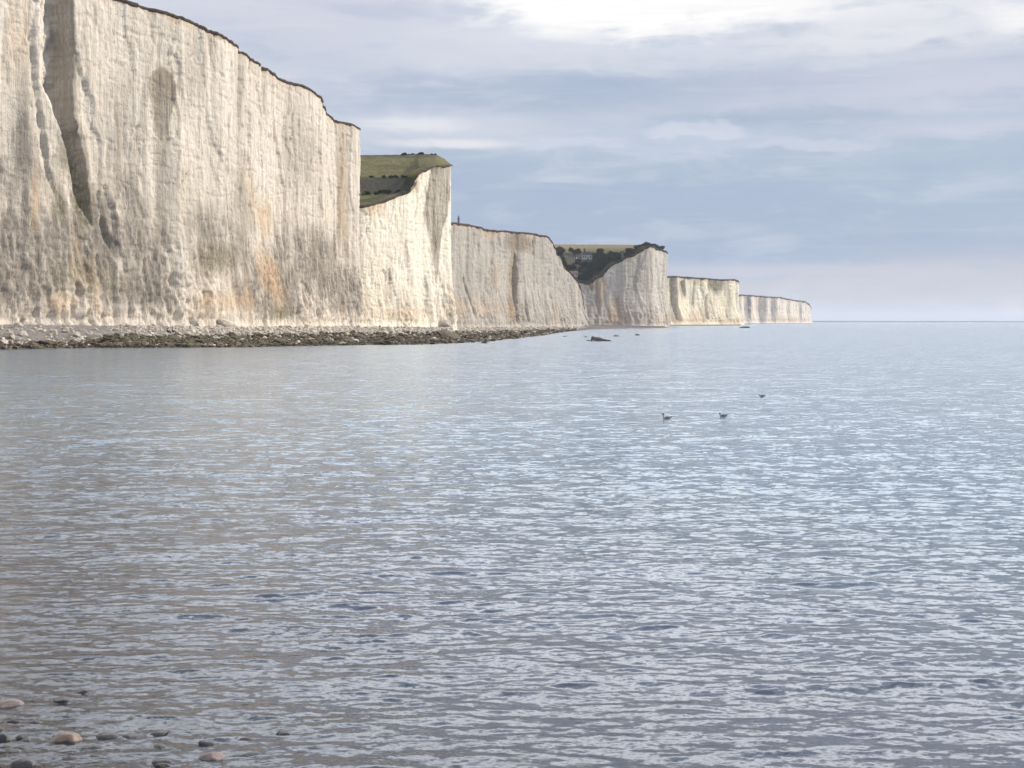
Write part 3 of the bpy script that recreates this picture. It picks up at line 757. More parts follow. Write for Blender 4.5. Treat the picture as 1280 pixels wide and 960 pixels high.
GULLS = [(833.5, 524.5, math.pi+.15, 'floating gull with dark head raised highest on its neck, nearest of the three', 1.15, 1.12),
         (904, 521.3, math.pi-.1, 'small pale gull floating with dark head, middle one of the three', .5, .98),
         (952.5, 496.3, math.pi+.1, 'grey gull floating low with its head tucked down, farthest out of the three', -.1, 1.0)]
for g in GULLS: gull(*g)

# ------------------------------------------------------------------ valley trees, houses, tower
M['leaf'] = simple_mat('dark_leaves', (.014,.019,.012), (.028,.034,.018), .6, .9, .05)
M['leaf2'] = simple_mat('bush_leaves', (.022,.024,.013), (.045,.042,.02), .6, .9, .05)
M['bark'] = simple_mat('bark', (.05,.04,.03), (.08,.065,.05), 4, .95, .05)
def crown_mesh(name, seed, n, fn, leaf, mat):
    r = np.random.default_rng(seed); V = []; Fc = []
    for i in range(n):
        c = np.array(fn(r)); a = r.normal(size=3); a /= np.linalg.norm(a); b = np.cross(a, r.normal(size=3)); b /= np.linalg.norm(b)
        l = leaf*r.uniform(.6, 1.3); k = len(V)
        V += [c-a*l, c+b*l*.6, c+a*l, c-b*l*.6]; Fc.append((k,k+1,k+2,k+3))
    me = bpy.data.meshes.new(name); me.from_pydata([tuple(v) for v in V], [], Fc); me.update(); me.materials.append(mat)
    return me
def blobs(r, cs):
    c = cs[r.integers(len(cs))]; v = r.normal(size=3); v /= np.linalg.norm(v); q = c[3]*r.uniform(.55,1.05)
    return c[0]+v[0]*q, c[1]+v[1]*q, c[2]+v[2]*q*.8
def tree_proto(name, seed, kind):
    r = random.Random(seed)
    t = bpy.data.objects.new(name, None); COL.objects.link(t)
    if kind == 'broad':
        cs = [(r.uniform(-2.2,2.2), r.uniform(-2.2,2.2), r.uniform(3.6,7.0), r.uniform(1.3,2.1)) for _ in range(9)]
        me = crown_mesh('crown', seed, 1100, lambda q: blobs(q, cs), .55, M['leaf'])
    elif kind == 'conifer':
        def fn(q):
            h = q.uniform(0, 1)**1.2; a = q.uniform(0, 6.28); rad = (1-h)*2.1*q.uniform(.3,1.05)*(1+.25*math.sin(h*38))
            return rad*math.cos(a), rad*math.sin(a), 1.8+h*8.6
        me = crown_mesh('crown', seed, 1000, fn, .45, M['leaf'])
    else:
        cs = [(r.uniform(-1.2,1.2), r.uniform(-1.2,1.2), r.uniform(.5,1.6), r.uniform(.7,1.2)) for _ in range(6)]
        me = crown_mesh('crown', seed, 500, lambda q: blobs(q, cs), .4, M['leaf2'])
    c = bpy.data.objects.new('crown', me); COL.objects.link(c); c.parent = t
    H = 4.2 if kind == 'broad' else (9. if kind == 'conifer' else .9)
    V = []; Fc = []; seg = 8
    for i in range(6):
        u = i/5
        for k in range(seg):
            a = 2*math.pi*k/seg; rr = (.32 if kind != 'bush' else .12)*(1-.75*u)*(1.35 if i == 0 else 1)
            V.append((rr*math.cos(a)+.15*math.sin(u*3), rr*math.sin(a), -.4+u*(H+.4)))
    for i in range(5):
        for k in range(seg): a, b = i*seg+k, i*seg+(k+1) % seg; Fc.append((a,b,b+seg,a+seg))
    if kind == 'broad':     # limbs
        for q in range(4):
            a0 = q*1.6+r.uniform(0,.6); k0 = len(V)
            for i in range(3):
                u = i/2
                for k in range(5):
                    a = 2*math.pi*k/5; rr = .12*(1-.6*u)
                    V.append((u*1.8*math.cos(a0)+rr*math.cos(a), u*1.8*math.sin(a0)+rr*math.sin(a), 2.6+u*2.2))
            for i in range(2):
                for k in range(5): a, b = k0+i*5+k, k0+i*5+(k+1) % 5; Fc.append((a,b,b+5,a+5))
    mesh_obj('trunk' if kind != 'bush' else 'stem', V, Fc, M['bark'], t)
    return t
protos = [tree_proto('broadleaf_tree', 500+i, 'broad') for i in range(4)]
con = tree_proto('conifer_tree', 520, 'conifer')
bush = [tree_proto('bush', 530+i, 'bush') for i in range(3)]
used = {}
def place(pr, px, y, sc, label, cat, group=None, dz=-.3, kpos=None):
    o = pr if not used.get(pr.name) else copy_thing(pr)
    used[pr.name] = True
    x, d, z = ground4_y(px, y) if kpos is None else kpos
    o.location = (x, d, z+dz); o.rotation_euler = (0, 0, random.uniform(0, 6.28)); s = sc*random.uniform(.92, 1.08); o.scale = (s*random.uniform(.9,1.2), s*random.uniform(.9,1.2), s)
    return tag(o, label, cat, group)
HOUSES = [(733.5, 324.0, 11, 5.2), (709.5, 321.5, 4, 3.4), (718.5, 323.0, 4, 3.0), (716, 345.5, 9, 3.6), (777.5, 317.5, 4, 3.0)]
nt_ = 0
for i in range(1500):
    if nt_ >= 150: break
    px = random.uniform(689, 788); lo = np.interp(px, [688,705,724,738,744,752,765,788], [345,350,355,349,342,341,332,321]); hi = np.interp(px, [688,715,730,760,788],[312,316,319,322,320])
    if lo <= hi: continue
    y = random.uniform(hi, lo)
    if any(abs(px-h[0]) < h[2]*.62+3 and -2 < y-h[1] < 10 for h in HOUSES): continue
    up = (y-hi)/(lo-hi)
    lab = ('dark leafy tree in the upper rows of the valley wood below the straw field', 'trees of the upper valley wood') if up < .5 else ('dark leafy tree low in the valley wood just above the cliff edge', 'trees of the lower valley wood')
    place(protos[nt_ % 4], px, y, random.uniform(.55, .9)*(1. if y > 322 else .75), lab[0], 'tree', lab[1]); nt_ += 1
place(con, 730.5, 318.5, .62, 'pointed dark conifer standing above the white house roof', 'tree')
place(protos[0], 752, 322.5, .95, 'big round dark tree right of the white house', 'tree')
place(protos[1], 703.5, 318, .75, 'dark rounded tree topping the wood at the edge of the grey cliff', 'tree')
for i in range(46):
    px = 786+ (827-786)*random.random()**1.0; ye = np.interp(px, edge4[:,0], edge4[:,2]); 
    y = ye - random.uniform(0, 7.0)*np.interp(px,[786,800,808,827],[.8,1,.35,.15])
    lab = ('dark scrub bush on the sloping rim of the pinkish cliff', 'bushes on the sloping rim') if px < 803 else ('dark scrub bush crowning the highest rim of the pinkish cliff', 'bushes on the highest rim')
    place(bush[i % 3], px, y, random.uniform(.8, 1.5), lab[0], 'bush', lab[1], dz=-.2)
for i in range(16):
    px = random.uniform(757, 790); y = random.uniform(318, 327) if px < 775 else random.uniform(314, 321)
    place(bush[i % 3], px, y, random.uniform(.7, 1.2), 'low bush in the hedge crossing the green field beside the wood', 'bush', 'bushes of the field hedge', dz=-.2)

def field_spot(px, y):
    ks = np.linspace(0, 1, 300)[:, None]; P = np.full_like(ks, float(px)); d = d2(P); D = d+(740-d)*ks; Z = z2(P, D, ks)
    i = int(np.argmin(np.abs(HY-F*(Z-EYE)/D-y))); return float(pxX(px, D[i,0])), float(D[i,0]), float(Z[i,0])
for i in range(44):
    if i < 22: px = random.uniform(454, 518); y = 243-.02*(px-452)+random.gauss(0, 1.0)-max(0, px-505)*.45; lab, grp = 'low dark scrub bush along the lower edge of the dark field strip', 'scrub along the dark strip'
    elif i < 34: px = random.uniform(454, 520); y = 222+random.gauss(0, .5); lab, grp = 'small scrub bush in the hedge along the top of the dark strip', 'hedge above the dark strip'
    else: px = random.uniform(500, 560); y = float(sky2(px))+.7; lab, grp = 'small bush on the skyline of the sloping green field', 'bushes on the field skyline'
    place(bush[i % 3], px, y, random.uniform(.25, .6), lab, 'bush', grp, dz=-.1, kpos=field_spot(px, y))
M['render'] = simple_mat('pale_render', (.42,.43,.44), (.50,.50,.50), 2, .9, .01)
M['roof'] = simple_mat('slate_roof', (.045,.047,.055), (.075,.075,.085), 3, .8, .02)
M['roof_red'] = simple_mat('tile_roof', (.20,.12,.10), (.26,.17,.14), 3, .85, .02)
M['glass'] = simple_mat('window_glass', (.02,.022,.028), (.03,.032,.04), 2, .15, .0)
M['tower'] = simple_mat('grey_tower', (.14,.145,.16), (.19,.19,.20), 3, .9, .02)
def box(name, x0, x1, y0, y1, z0, z1, mat, parent):
    V = [(x0,y0,z0),(x1,y0,z0),(x1,y1,z0),(x0,y1,z0),(x0,y0,z1),(x1,y0,z1),(x1,y1,z1),(x0,y1,z1)]
    return mesh_obj(name, V, [(0,3,2,1),(4,5,6,7),(0,1,5,4),(1,2,6,5),(2,3,7,6),(3,0,4,7)], mat, parent, smooth=False)
def house(px, y, w, h, label, rz=0., roof='roof', k=1.):
    x, d, z = ground4_y(px, y)
    t = bpy.data.objects.new('house', None); COL.objects.link(t); t.location = (x, d, z-.3); t.rotation_euler = (0,0,rz)
    a = w/2; b = w*.33; e = h*.62
    V = [(-a,-b,0),(a,-b,0),(a,b,0),(-a,b,0),(-a,-b,e),(a,-b,e),(a,b,e),(-a,b,e),(-a,0,h-.12),(a,0,h-.12)]
    mesh_obj('wall', V, [(0,1,5,4),(2,3,7,6),(1,2,6,9,5),(3,0,4,8,7)], M['render'], t, smooth=False)
    oo = .3
    V = []
    for dz in (0, .18):
        V += [(-a-oo,-b-oo,e-.18+dz),(a+oo,-b-oo,e-.18+dz),(a+oo,0,h+dz-.05),(-a-oo,0,h+dz-.05),(a+oo,b+oo,e-.18+dz),(-a-oo,b+oo,e-.18+dz)]
    r = mesh_obj('roof', V, [(6,7,8,9),(9,8,10,11),(0,3,2,1),(3,5,4,2),(0,1,7,6),(4,5,11,10),(1,2,8,7),(2,4,10,8),(3,0,6,9),(5,3,9,11)], M[roof], t, smooth=False)
    box('chimney', a*.5, a*.5+.6, -.3, .3, h-.5, h+.9, M['roof_red'], r)
    n = max(2, int(w/1.8))
    for i in range(n):
        cx = -a+(i+.5)*w/n
        if i == n//2: box('door', cx-.4, cx+.4, -b-.05, -b+.05, .05, min(2.0, e-.2), M['roof'], t)
        else: box('window', cx-.4, cx+.4, -b-.04, -b+.05, e*.4, e*.8, M['glass'], t)
    return tag(t, label, 'house')
house(733.5, 324.0, 7.4, 6.2, 'pale two storey house with dark roof amid the dark valley wood')
house(709.5, 321.5, 3.4, 3.2, 'tiny white cottage half hidden at the left end of the valley wood', .2)
house(718.5, 323.0, 3.4, 3.0, 'tiny pale cottage between the left cottage and the two storey house', -.2)
house(716, 345.5, 6.5, 4.2, 'low house with a pinkish tiled roof by the lowest cliff edge', .15, 'roof_red')
house(777.5, 317.5, 2.6, 2.6, 'small white hut alone on the green field right of the wood', 0)

# slender tower on the cliff top
t = bpy.data.objects.new('tower', None); COL.objects.link(t)
dT = 860.; t.location = (float(pxX(573.3, dT)), dT, yZ(282.5, dT)); 
def lathe(name, prof, mat, parent, seg=16):
    V = []; Fc = []
    for r, z in prof:
        for k in range(seg): a = 2*math.pi*k/seg; V.append((r*math.cos(a), r*math.sin(a), z))
    for i in range(len(prof)-1):
        for k in range(seg): a, b = i*seg+k, i*seg+(k+1) % seg; Fc.append((a,b,b+seg,a+seg))
    Fc.append(tuple(range((len(prof)-1)*seg, len(prof)*seg)))
    return mesh_obj(name, V, Fc, mat, parent, smooth=False)
lathe('shaft', [(.75,-3.),(.72,0),(.62,4.2)], M['tower'], t)
lathe('gallery', [(.85,4.2),(.9,4.35),(.9,4.6),(.4,4.65)], M['tower'], t)
lathe('lantern', [(.4,4.6),(.4,5.6),(.5,5.65),(.12,6.3),(.05,6.9)], M['tower'], t)
tag(t, 'slender grey tower rising behind the rim of the dull grey cliff', 'tower')
# ground patch under the tower is the cliff's own turf

# ------------------------------------------------------------------ far coast
px = np.linspace(1000, 1330, 300); dC = 9000.
zt = 4.3+dC/F*(.55+.5*np.interp(px,[1000,1100,1330],[1.,.7,.2])+.25*fbm(px/25, px*0, 77, 4))
X = pxX(px, dC)
V = np.concatenate([np.stack([X, X*0+dC-60, X*0-2], 1), np.stack([X, X*0+dC, zt], 1), np.stack([X, X*0+dC+500, zt*.9], 1), np.stack([X, X*0+dC+700, X*0-2], 1)])
m_fc = simple_mat('far_coast', (.07,.09,.09), (.10,.11,.10), .003, .95, .0)
tag(mesh_obj('hills', V, grid_faces(4, 300), m_fc), kind='structure')

# ------------------------------------------------------------------ sea
def sea_depth(X, Y):
    """water depth near the viewer's shore (shallow towards the lower left)"""
    return np.clip(.05 + .045*(Y-12.5) + .04*(X+4.0), .015, 6)
ROWS = []
d = 1.5
while d < 16000:
    ROWS.append(d); d += max(.034 if d > 9 else .09, d*d/(EYE*F)*.62) if d < 900 else d*.16
ROWS = np.array(ROWS); nr = len(ROWS)
nc = 1250
ang = np.linspace(math.radians(-40), math.radians(40), nc)
tn = np.tan(ang)
# spend more columns inside the useful middle
tn = np.sign(tn)*(np.abs(tn)*.75 + .25*np.abs(tn)**2/np.abs(tn).max())
Yg = np.broadcast_to(ROWS[:, None], (nr, nc)).copy(); Xg = (Yg+16)*tn[None]
dr = np.gradient(ROWS)[:, None]; dc = (ROWS[:, None]+16)*np.gradient(tn)[None]
res = np.maximum(dr, dc*.8)
Zg = np.zeros_like(Xg); OX = np.zeros_like(Xg); OY = np.zeros_like(Xg)
# gusts: the ripple height varies in patches
gust = 1 + .35*fbm(Xg/9, Yg/16, 901, 3) + .25*fbm(Xg/40, Yg/80, 905, 3)
shal = sstep(.02, .6, sea_depth(Xg, Yg))
calm = .45+.55*shal
unres = np.zeros_like(Xg)
wv = np.random.default_rng(42)
NW = 110
for i in range(NW):
    lam = .14*(8/.14)**((i+wv.uniform(0,1))/NW)
    th = math.radians(-96 + wv.normal()*29)         # travelling towards the viewer and the shore
    k = 2*math.pi/lam
    slope = .0200*np.interp(lam, [.14,.3,.6,1.2,3,8], [.8,1.1,1.0,.6,.26,.12])
    a = slope/k
    att = sstep(1.6, 3.6, lam/res)
    unres += slope**2/2*(1-att)
    ph = k*(math.cos(th)*Xg+math.sin(th)*Yg) + wv.uniform(0, 6.28) + 1.2*noise2(Xg/(lam*5), Yg/(lam*5), 950+i)
    sn, cs = np.sin(ph), np.cos(ph)
    A = a*att*(gust if lam < 3 else 1)*calm
    Zg += A*sn
    OX -= .85*A*math.cos(th)*cs*-1; OY -= .85*A*math.sin(th)*cs*-1
XX = Xg+OX; YY = Yg+OY
sea = mesh_obj('sea', np.stack([XX, YY, Zg], -1).reshape(-1,3), grid_faces(nr, nc), None)
sea.data.materials.clear()
set_attr(sea, 'depth', sea_depth(Xg, Yg)); set_attr(sea, 'rough', np.clip(np.sqrt(unres)*1.0, 0, .4))
set_attr(sea, 'gust', np.clip(gust, 0, 2))
tag(sea, kind='structure')

def sea_mat():
    m, nt = new_mat('sea_water')
    p = nt.node('ShaderNodeNewGeometry').outputs['Position']
    # facets too small for the mesh: each tips the surface normal a little
    def tip(scale, loc, k, detail=3, rough=.6):
        c = nt.noise(nt.vec(p, (.75*scale, 1.35*scale, scale), loc), 1, detail, rough, .5, out=1)
        a = nt.node('ShaderNodeVectorMath', operation='SUBTRACT'); nt.l.new(c, a.inputs[0]); a.inputs[1].default_value = (.5,.5,.5)
        b = nt.node('ShaderNodeVectorMath', operation='SCALE'); nt.l.new(a.outputs[0], b.inputs[0]); nt.put(b.inputs[3], k)
        return b.outputs[0]
    ra = nt.attr('rough')
    vecs = [tip(24., (4,1,0), .22), tip(8.0, (0,0,0), nt.m('ADD', .44, nt.m('MULTIPLY', ra, 1.8))), tip(2.2, (3,7,0), nt.m('ADD', .10, nt.m('MULTIPLY', ra, 7.0))), tip(.42, (13,2,0), nt.m('MULTIPLY', ra, nt.maprange(ra, .05, .13, 0., 5.5)))]
    g_ = nt.node('ShaderNodeNewGeometry').outputs['Normal']
    for v in vecs:
        mu = nt.node('ShaderNodeVectorMath', operation='MULTIPLY'); nt.l.new(v, mu.inputs[0]); mu.inputs[1].default_value = (1,1,0)
        ad = nt.node('ShaderNodeVectorMath', operation='ADD'); nt.l.new(g_, ad.inputs[0]); nt.l.new(mu.outputs[0], ad.inputs[1]); g_ = ad.outputs[0]
    b = nt.node('ShaderNodeVectorMath', operation='NORMALIZE'); nt.l.new(g_, b.inputs[0])
    fr = nt.node('ShaderNodeFresnel'); fr.inputs['IOR'].default_value = 1.333; nt.l.new(b.outputs[0], fr.inputs['Normal'])
    gl = nt.node('ShaderNodeBsdfGlossy'); nt.put(gl.inputs['Roughness'], nt.m('ADD', .085, nt.m('MULTIPLY', ra, .8))); nt.l.new(b.outputs[0], gl.inputs['Normal'])
    dep = nt.attr('depth')
    big = nt.noise(p, .05, 4, .6)
    body = nt.mix(nt.maprange(big, .4, .62), (.112,.186,.250), (.130,.200,.246))
    near = nt.maprange(dep, .1, 2.2)
    body = nt.mix(near, (.072,.080,.105), body)
    df = nt.node('ShaderNodeBsdfDiffuse'); nt.put(df.inputs['Color'], body)
    tr = nt.node('ShaderNodeBsdfTransparent'); tr.inputs['Color'].default_value = (.80,.84,.82,1)
    see = nt.m('MULTIPLY', nt.m('POWER', 2.718, nt.m('MULTIPLY', dep, -3.2)), .92)
    mx = nt.node('ShaderNodeMixShader'); nt.put(mx.inputs[0], see); nt.l.new(df.outputs[0], mx.inputs[1]); nt.l.new(tr.outputs[0], mx.inputs[2])
    m2 = nt.node('ShaderNodeMixShader'); nt.l.new(fr.outputs[0], m2.inputs[0]); nt.l.new(mx.outputs[0], m2.inputs[1]); nt.l.new(gl.outputs[0], m2.inputs[2])
    out = nt.node('ShaderNodeOutputMaterial'); nt.l.new(m2.outputs[0], out.inputs[0])
    return m
sea.data.materials.append(sea_mat())

# seabed under the shallows near the viewer, with pebbles
gx = np.linspace(-40, 45, 220); gy = np.linspace(0, 60, 200)
GX, GY = np.meshgrid(gx, gy)
GZ = -sea_depth(GX, GY) + .03*fbm(GX*2, GY*2, 61, 4) - .01
m_bed, ntb = new_mat('pebble_bed')
p = ntb.node('ShaderNodeNewGeometry').outputs['Position']
vo = ntb.node('ShaderNodeTexVoronoi'); ntb.put(vo.inputs['Vector'], p); vo.inputs['Scale'].default_value = 9
c = ntb.mix(ntb.maprange(ntb.noise(vo.outputs['Position'], 8, 1), .3, .7), (.05,.045,.042), (.15,.12,.095))
c = ntb.mix(ntb.maprange(vo.outputs['Distance'], .03, .07), c, (.03,.027,.025)) if False else c
finish(ntb, c, .6, vo.outputs['Distance'], .6, -.04, .4)
tag(mesh_obj('seabed', np.stack([GX,GY,GZ], -1).reshape(-1,3), grid_faces(200, 220), m_bed), kind='structure')

# stones breaking the surface at the viewer's feet
SM = [rock_mesh('cobble', 700+i, 4, .55, .16, None) for i in range(5)]
for me in SM: me.polygons.foreach_set('use_smooth', np.full(len(me.polygons), True))
def cobble(px, y, wpx, hpx, mat, label, mi, dz=0., asp=.8):
    x, d = at_water(px, y); w = wpx*d/F/2; h = hpx*d/F
    me = SM[mi].copy(); me.materials.clear(); me.materials.append(M[mat])
    return put('cobble', me, x, d, dz-.45*h, (w*1.1, w*asp, h*2.2), label, 'stone', None, rz=random.uniform(-.25,.25))
cobble(80, 924, 42, 13, 'cobble', 'rounded tan brown cobble standing clear of the shallow water', 0, .01)
cobble(266, 946, 38, 12, 'cobble_pink', 'pinkish cobble washed by a ripple in the shallows', 1, -.01)
cobble(8, 881, 44, 12, 'cobble_pink', 'pale pink stone just awash at the left edge of the shallows', 2, -.03)
cobble(30, 957, 34, 11, 'cobble_grey', 'dark wet stone below the tan cobble in the shallows', 3, 0)
cobble(4, 924, 22, 10, 'cobble_grey', 'dark stone left of the tan cobble in the shallows', 4, -.005)
cobble(28, 922, 20, 7, 'cobble_grey', 'small dark flat stone between the tan cobble and the dark left one', 1, -.01)
cobble(112, 935, 36, 6, 'cobble_grey', 'low dark stone barely awash right of the tan cobble', 2, -.02)
cobble(204, 953, 30, 8, 'cobble_grey', 'low dark stone beside the pinkish cobble in the shallows', 3, -.015)
cobble(352, 916, 26, 6, 'cobble_grey', 'lone dark stone awash out to the right of the other cobbles', 0, -.015)
cobble(18, 902, 24, 6, 'cobble_grey', 'dark stone under the pale pink awash one', 4, -.015)

cnt = 0
while cnt < 110:
    px = random.uniform(-25, 430); y = random.uniform(856, 975)
    if px > 60+ (y-840)*3.0 or random.random() < px/520: continue
    wpx = random.uniform(9, 34)
    me = SM[cnt % 5]
    x, d = at_water(px, y); w = wpx*d/F/2
    if 'cobble_awash%d' % (cnt % 5) not in globals():
        m3 = me.copy(); m3.materials.clear(); m3.materials.append(M['cobble_grey']); globals()['cobble_awash%d' % (cnt % 5)] = m3
    put('cobble', globals()['cobble_awash%d' % (cnt % 5)], x, d, -random.uniform(.3,1.0)*w*.5, (w, w*random.uniform(.6,1.), w*random.uniform(.55,.9)), 'dark wet cobble awash among its like in the near shallows', 'stone', 'dark cobbles awash in the shallows')
    cnt += 1
# ------------------------------------------------------------------ haze
V = [(-900, -300, -8), (9000, -300, -8), (9000, 16500, -8), (-9000, 16500, -8), (-900, -300, 105), (9000, -300, 105), (9000, 16500, 105), (-9000, 16500, 105)]
V = [(-13500,-300,-8),(13500,-300,-8),(13500,16500,-8),(-13500,16500,-8),(-13500,-300,105),(13500,-300,105),(13500,16500,105),(-13500,16500,105)]
m_h = bpy.data.materials.new('haze'); m_h.use_nodes = True; nh = NT(m_h.node_tree); m_h.node_tree.nodes.clear()
pv = nh.node('ShaderNodeVolumePrincipled'); pv.inputs['Color'].default_value = (.86,.91,1.,1); pv.inputs['Density'].default_value = 6e-5; pv.inputs['Anisotropy'].default_value = .0
ou = nh.node('ShaderNodeOutputMaterial'); nh.l.new(pv.outputs[0], ou.inputs['Volume'])
hz = mesh_obj('haze', V, [(0,3,2,1),(4,5,6,7),(0,1,5,4),(1,2,6,5),(2,3,7,6),(3,0,4,7)], m_h, smooth=False)
tag(hz, kind='stuff'); hz['label'] = 'thin pale sea haze fading the far headlands'; hz['category'] = 'haze'

# ------------------------------------------------------------------ sky
SUN_AZ = math.radians(68)       # to the right of the view direction
SUN_EL = math.radians(29)
W = bpy.data.worlds.new('World'); S.world = W; W.use_nodes = True
wt = NT(W.node_tree); W.node_tree.nodes.clear()
sky = wt.node('ShaderNodeTexSky', sky_type='NISHITA'); sky.sun_disc = False
sky.sun_elevation = SUN_EL; sky.sun_rotation = SUN_AZ; sky.air_density = 1.; sky.dust_density = 1.; sky.ozone_density = 1.
bg1 = wt.node('ShaderNodeBackground'); wt.l.new(sky.outputs[0], bg1.inputs[0]); bg1.inputs[1].default_value = .08
g = wt.node('ShaderNodeTexCoord').outputs['Generated']
sp = wt.node('ShaderNodeSeparateXYZ'); wt.l.new(g, sp.inputs[0]); sx, sy, sz = sp.outputs
U = wt.m('MULTIPLY', wt.m('ARCTAN2', sx, sy), F)
hor = wt.m('SQRT', wt.m('ADD', wt.m('MULTIPLY', sx, sx), wt.m('MULTIPLY', sy, sy)))
E = wt.m('MULTIPLY', wt.m('ARCTAN2', sz, hor), F)
wA = wt.noise(wt.vec(g, (5,5,22)), 1, 7, .58, .3)
wB = wt.noise(wt.vec(g, (14,14,60), (3,1,2)), 1, 6, .6, .4)
wC = wt.noise(wt.vec(g, (3.,3.,9), (7,4,1)), 1, 7, .6, .6)
lump = wt.noise(wt.vec(g, (26,26,40), (1,9,2)), 1, 5, .55)
a0 = wt.m('SUBTRACT', wA, .5); b0 = wt.m('SUBTRACT', wB, .5); l0 = wt.m('SUBTRACT', lump, .5)
Ew = wt.m('ADD', E, wt.m('ADD', wt.m('MULTIPLY', a0, 210), wt.m('MULTIPLY', b0, 60)))
fac = wt.m('DIVIDE', Ew, 800, clamp=True)
base = wt.ramp(fac, [(0,(.555,.58,.65)),(.075,(.575,.595,.665)),(.12,(.44,.52,.65)),(.2,(.43,.525,.66)),(.29,(.47,.555,.68)),(.36,(.55,.61,.715)),(.43,(.66,.70,.79)),(.52,(.82,.85,.91)),(.70,(1.38,1.43,1.52)),(.9,(1.6,1.64,1.72)),(1.,(1.4,1.45,1.55))])
def blob(x, y, rx, ry, wu=60, we=40, hard=.35, lumpk=0):
    u = wt.m('DIVIDE', wt.m('SUBTRACT', wt.m('ADD', U, wt.m('MULTIPLY', a0, wu*4)), x-640), rx)
    ee = wt.m('ADD', E, wt.m('ADD', wt.m('MULTIPLY', b0, we*2), wt.m('MULTIPLY', l0, lumpk*2)))
    e = wt.m('DIVIDE', wt.m('SUBTRACT', ee, HY-y), ry)
    r = wt.m('SQRT', wt.m('ADD', wt.m('MULTIPLY', u, u), wt.m('MULTIPLY', e, e)))
    return wt.maprange(r, 1+hard, 1-hard, 0, 1)
c = base
def add(c, k, col, blobv): return wt.mix(wt.m('MULTIPLY', blobv, k), c, col)
c = add(c, .8, (.60,.63,.74), blob(360, 20, 260, 75, 60, 50, .6))
c = add(c, .7, (.39,.475,.635), blob(700, 118, 280, 24, 80, 30, .7))
c = add(c, .6, (.42,.50,.65), blob(980, 110, 220, 20, 80, 30, .7))
c = add(c, .75, (.66,.69,.78), blob(520, 165, 190, 20, 40, 22, .5, 12))
c = add(c, .95, (.80,.80,.85), blob(560, 181, 75, 5.5, 10, 5, .6))
c = add(c, .85, (.80,.81,.86), blob(520, 158, 60, 8, 10, 10, .6, 8))
c = add(c, .65, (.58,.64,.76), blob(830, 178, 170, 17, 40, 16, .5, 20))
c = add(c, .75, (.66,.70,.80), blob(870, 164, 62, 11, 14, 8, .22, 26))
c = add(c, .6, (.64,.685,.79), blob(725, 176, 70, 9, 14, 8, .25, 22))
c = add(c, .55, (.66,.69,.78), blob(1010, 186, 80, 7, 20, 8, .3, 18))
c = add(c, .6, (.36,.445,.60), blob(980, 150, 120, 9, 40, 14, .6, 10))
c = add(c, .55, (.64,.66,.76), blob(1150, 120, 200, 30, 80, 40, .8))
c = add(c, .5, (.70,.70,.79), blob(1180, 172, 130, 10, 60, 22, .8))
c = add(c, .75, (.40,.485,.64), blob(760, 265, 330, 55, 80, 50, .6))
c = add(c, .6, (.375,.465,.63), blob(1000, 315, 300, 18, 80, 22, .6))
c = add(c, .6, (.62,.60,.69), blob(960, 338, 150, 7, 60, 10, .8))
c = add(c, .5, (.60,.59,.67), blob(1180, 375, 190, 22, 60, 20, .8))
c = add(c, .5, (.74,.71,.75), blob(1240, 385, 14, 9, 10, 8, .8))
c = add(c, .98, (1.08,1.06,1.04), blob(840, -8, 255, 56, 45, 42, .32, 22))
c = add(c, .6, (.85,.85,.89), blob(1130, 30, 170, 28, 60, 40, .8))
c = add(c, .85, (.98,.97,.96), blob(1262, 45, 60, 24, 30, 26, .5, 20))
c = add(c, .6, (.84,.84,.88), blob(1080, 62, 110, 14, 40, 20, .5, 20))
c = add(c, .5, (.50,.56,.69), blob(1140, 12, 100, 10, 60, 24, .7))
# fine streaks everywhere
c = wt.mix(wt.m('MULTIPLY', wt.maprange(wB, .50, .70), .36), c, (.66,.70,.79))
wD = wt.noise(wt.vec(g, (9,9,95), (2,6,3)), 1, 7, .62, .8)
c = wt.mix(wt.m('MULTIPLY', wt.maprange(wD, .50, .70), wt.maprange(E, 60, 250, .08, .26)), c, (.74,.755,.83))
c = wt.mix(wt.m('MULTIPLY', wt.maprange(wB, .48, .28), .28), c, (.36,.45,.62))
# above the photo: broken bright cloud with open blue
hi = wt.maprange(wt.m('ADD', E, wt.m('MULTIPLY', a0, 900)), 720, 1120)
cov = wt.maprange(wC, .42, .56)
highc = wt.mix(wt.maprange(wA, .38, .62), (.40,.56,.88), (1.12,1.17,1.26))
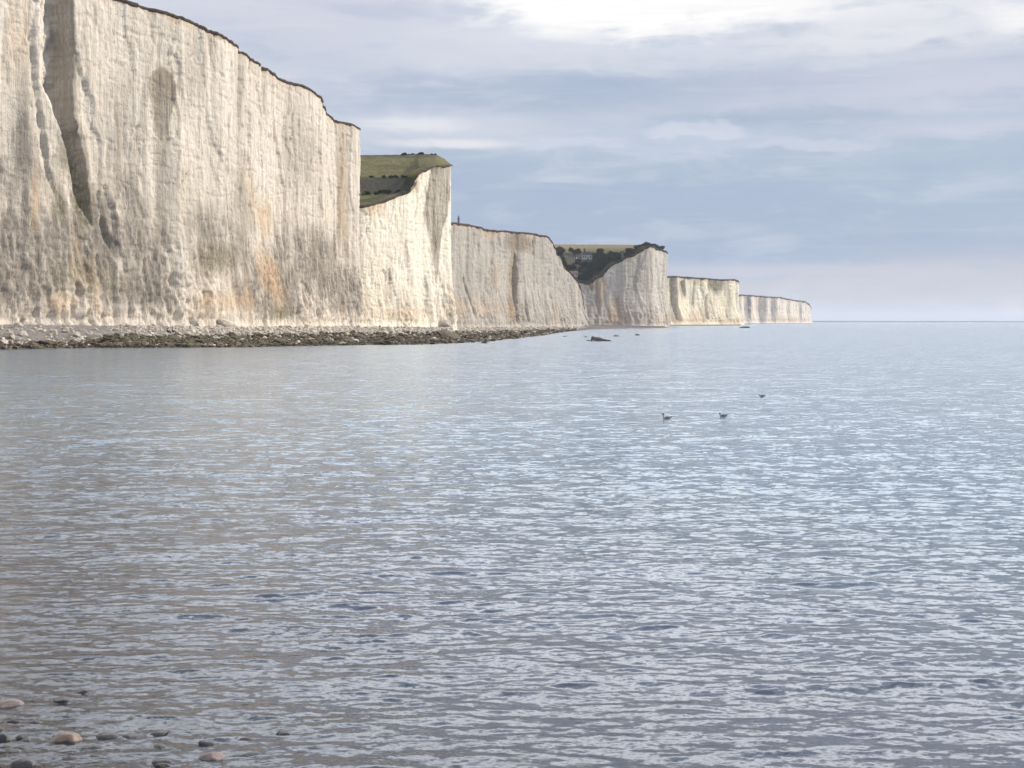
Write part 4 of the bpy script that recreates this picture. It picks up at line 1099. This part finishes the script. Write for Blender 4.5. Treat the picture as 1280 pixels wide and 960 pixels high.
# cloud bank above the view, made brighter so the water reflects more light
sdir = wt.node('ShaderNodeVectorMath', operation='DOT_PRODUCT'); wt.l.new(g, sdir.inputs[0])
ga, ge = math.radians(20), math.radians(20)
sdir.inputs[1].default_value = (math.sin(ga)*math.cos(ge), math.cos(ga)*math.cos(ge), math.sin(ge))
glow = wt.m('MULTIPLY', wt.maprange(sdir.outputs['Value'], .70, 1.0), wt.maprange(wt.m('ADD', E, wt.m('MULTIPLY', b0, 160)), 390, 720))
c = wt.mix(hi, c, highc)
gl3 = wt.node('ShaderNodeVectorMath', operation='SCALE'); wt.put(gl3.inputs[0], c); wt.put(gl3.inputs[3], wt.m('ADD', 1., wt.m('MULTIPLY', glow, 2.2)))
c = gl3.outputs[0]
clouds = wt.node('ShaderNodeBackground'); wt.put(clouds.inputs[0], c); clouds.inputs[1].default_value = 1.
mixf = wt.m('SUBTRACT', 1., wt.m('MULTIPLY', hi, wt.m('SUBTRACT', 1., cov)))
ms = wt.node('ShaderNodeMixShader'); wt.put(ms.inputs[0], mixf); wt.l.new(bg1.outputs[0], ms.inputs[1]); wt.l.new(clouds.outputs[0], ms.inputs[2])
wo = wt.node('ShaderNodeOutputWorld'); wt.l.new(ms.outputs[0], wo.inputs[0])

# ------------------------------------------------------------------ sun, camera, render
sd = bpy.data.lights.new('sun', 'SUN'); sd.energy = 4.2; sd.angle = math.radians(.6); sd.color = (1., .90, .76)
so = bpy.data.objects.new('sun', sd); COL.objects.link(so)
dv = Vector((math.sin(SUN_AZ)*math.cos(SUN_EL), math.cos(SUN_AZ)*math.cos(SUN_EL), math.sin(SUN_EL)))
so.rotation_euler = dv.to_track_quat('Z', 'Y').to_euler(); so.location = (200, 0, 200)
cd = bpy.data.cameras.new('camera'); cam = bpy.data.objects.new('camera', cd); COL.objects.link(cam)
cd.sensor_width = 36; cd.lens = F/1280*36; cd.shift_y = -(480-HY)/1280; cd.clip_start = .1; cd.clip_end = 40000
cam.location = (0, 0, EYE); cam.rotation_euler = (math.pi/2, 0, 0); S.camera = cam
S.view_settings.view_transform = 'Standard'; S.view_settings.look = 'None'; S.view_settings.exposure = 0; S.view_settings.gamma = 1; S.view_settings.use_curve_mapping = False
S.render.engine = 'CYCLES'
cy = S.cycles
cy.use_denoising = True
try: cy.denoiser = 'OPENIMAGEDENOISE'
except Exception: pass
cy.max_bounces = 5; cy.diffuse_bounces = 2; cy.glossy_bounces = 3; cy.transparent_max_bounces = 6; cy.volume_bounces = 1
cy.caustics_reflective = False; cy.caustics_refractive = False
cy.sample_clamp_indirect = 4
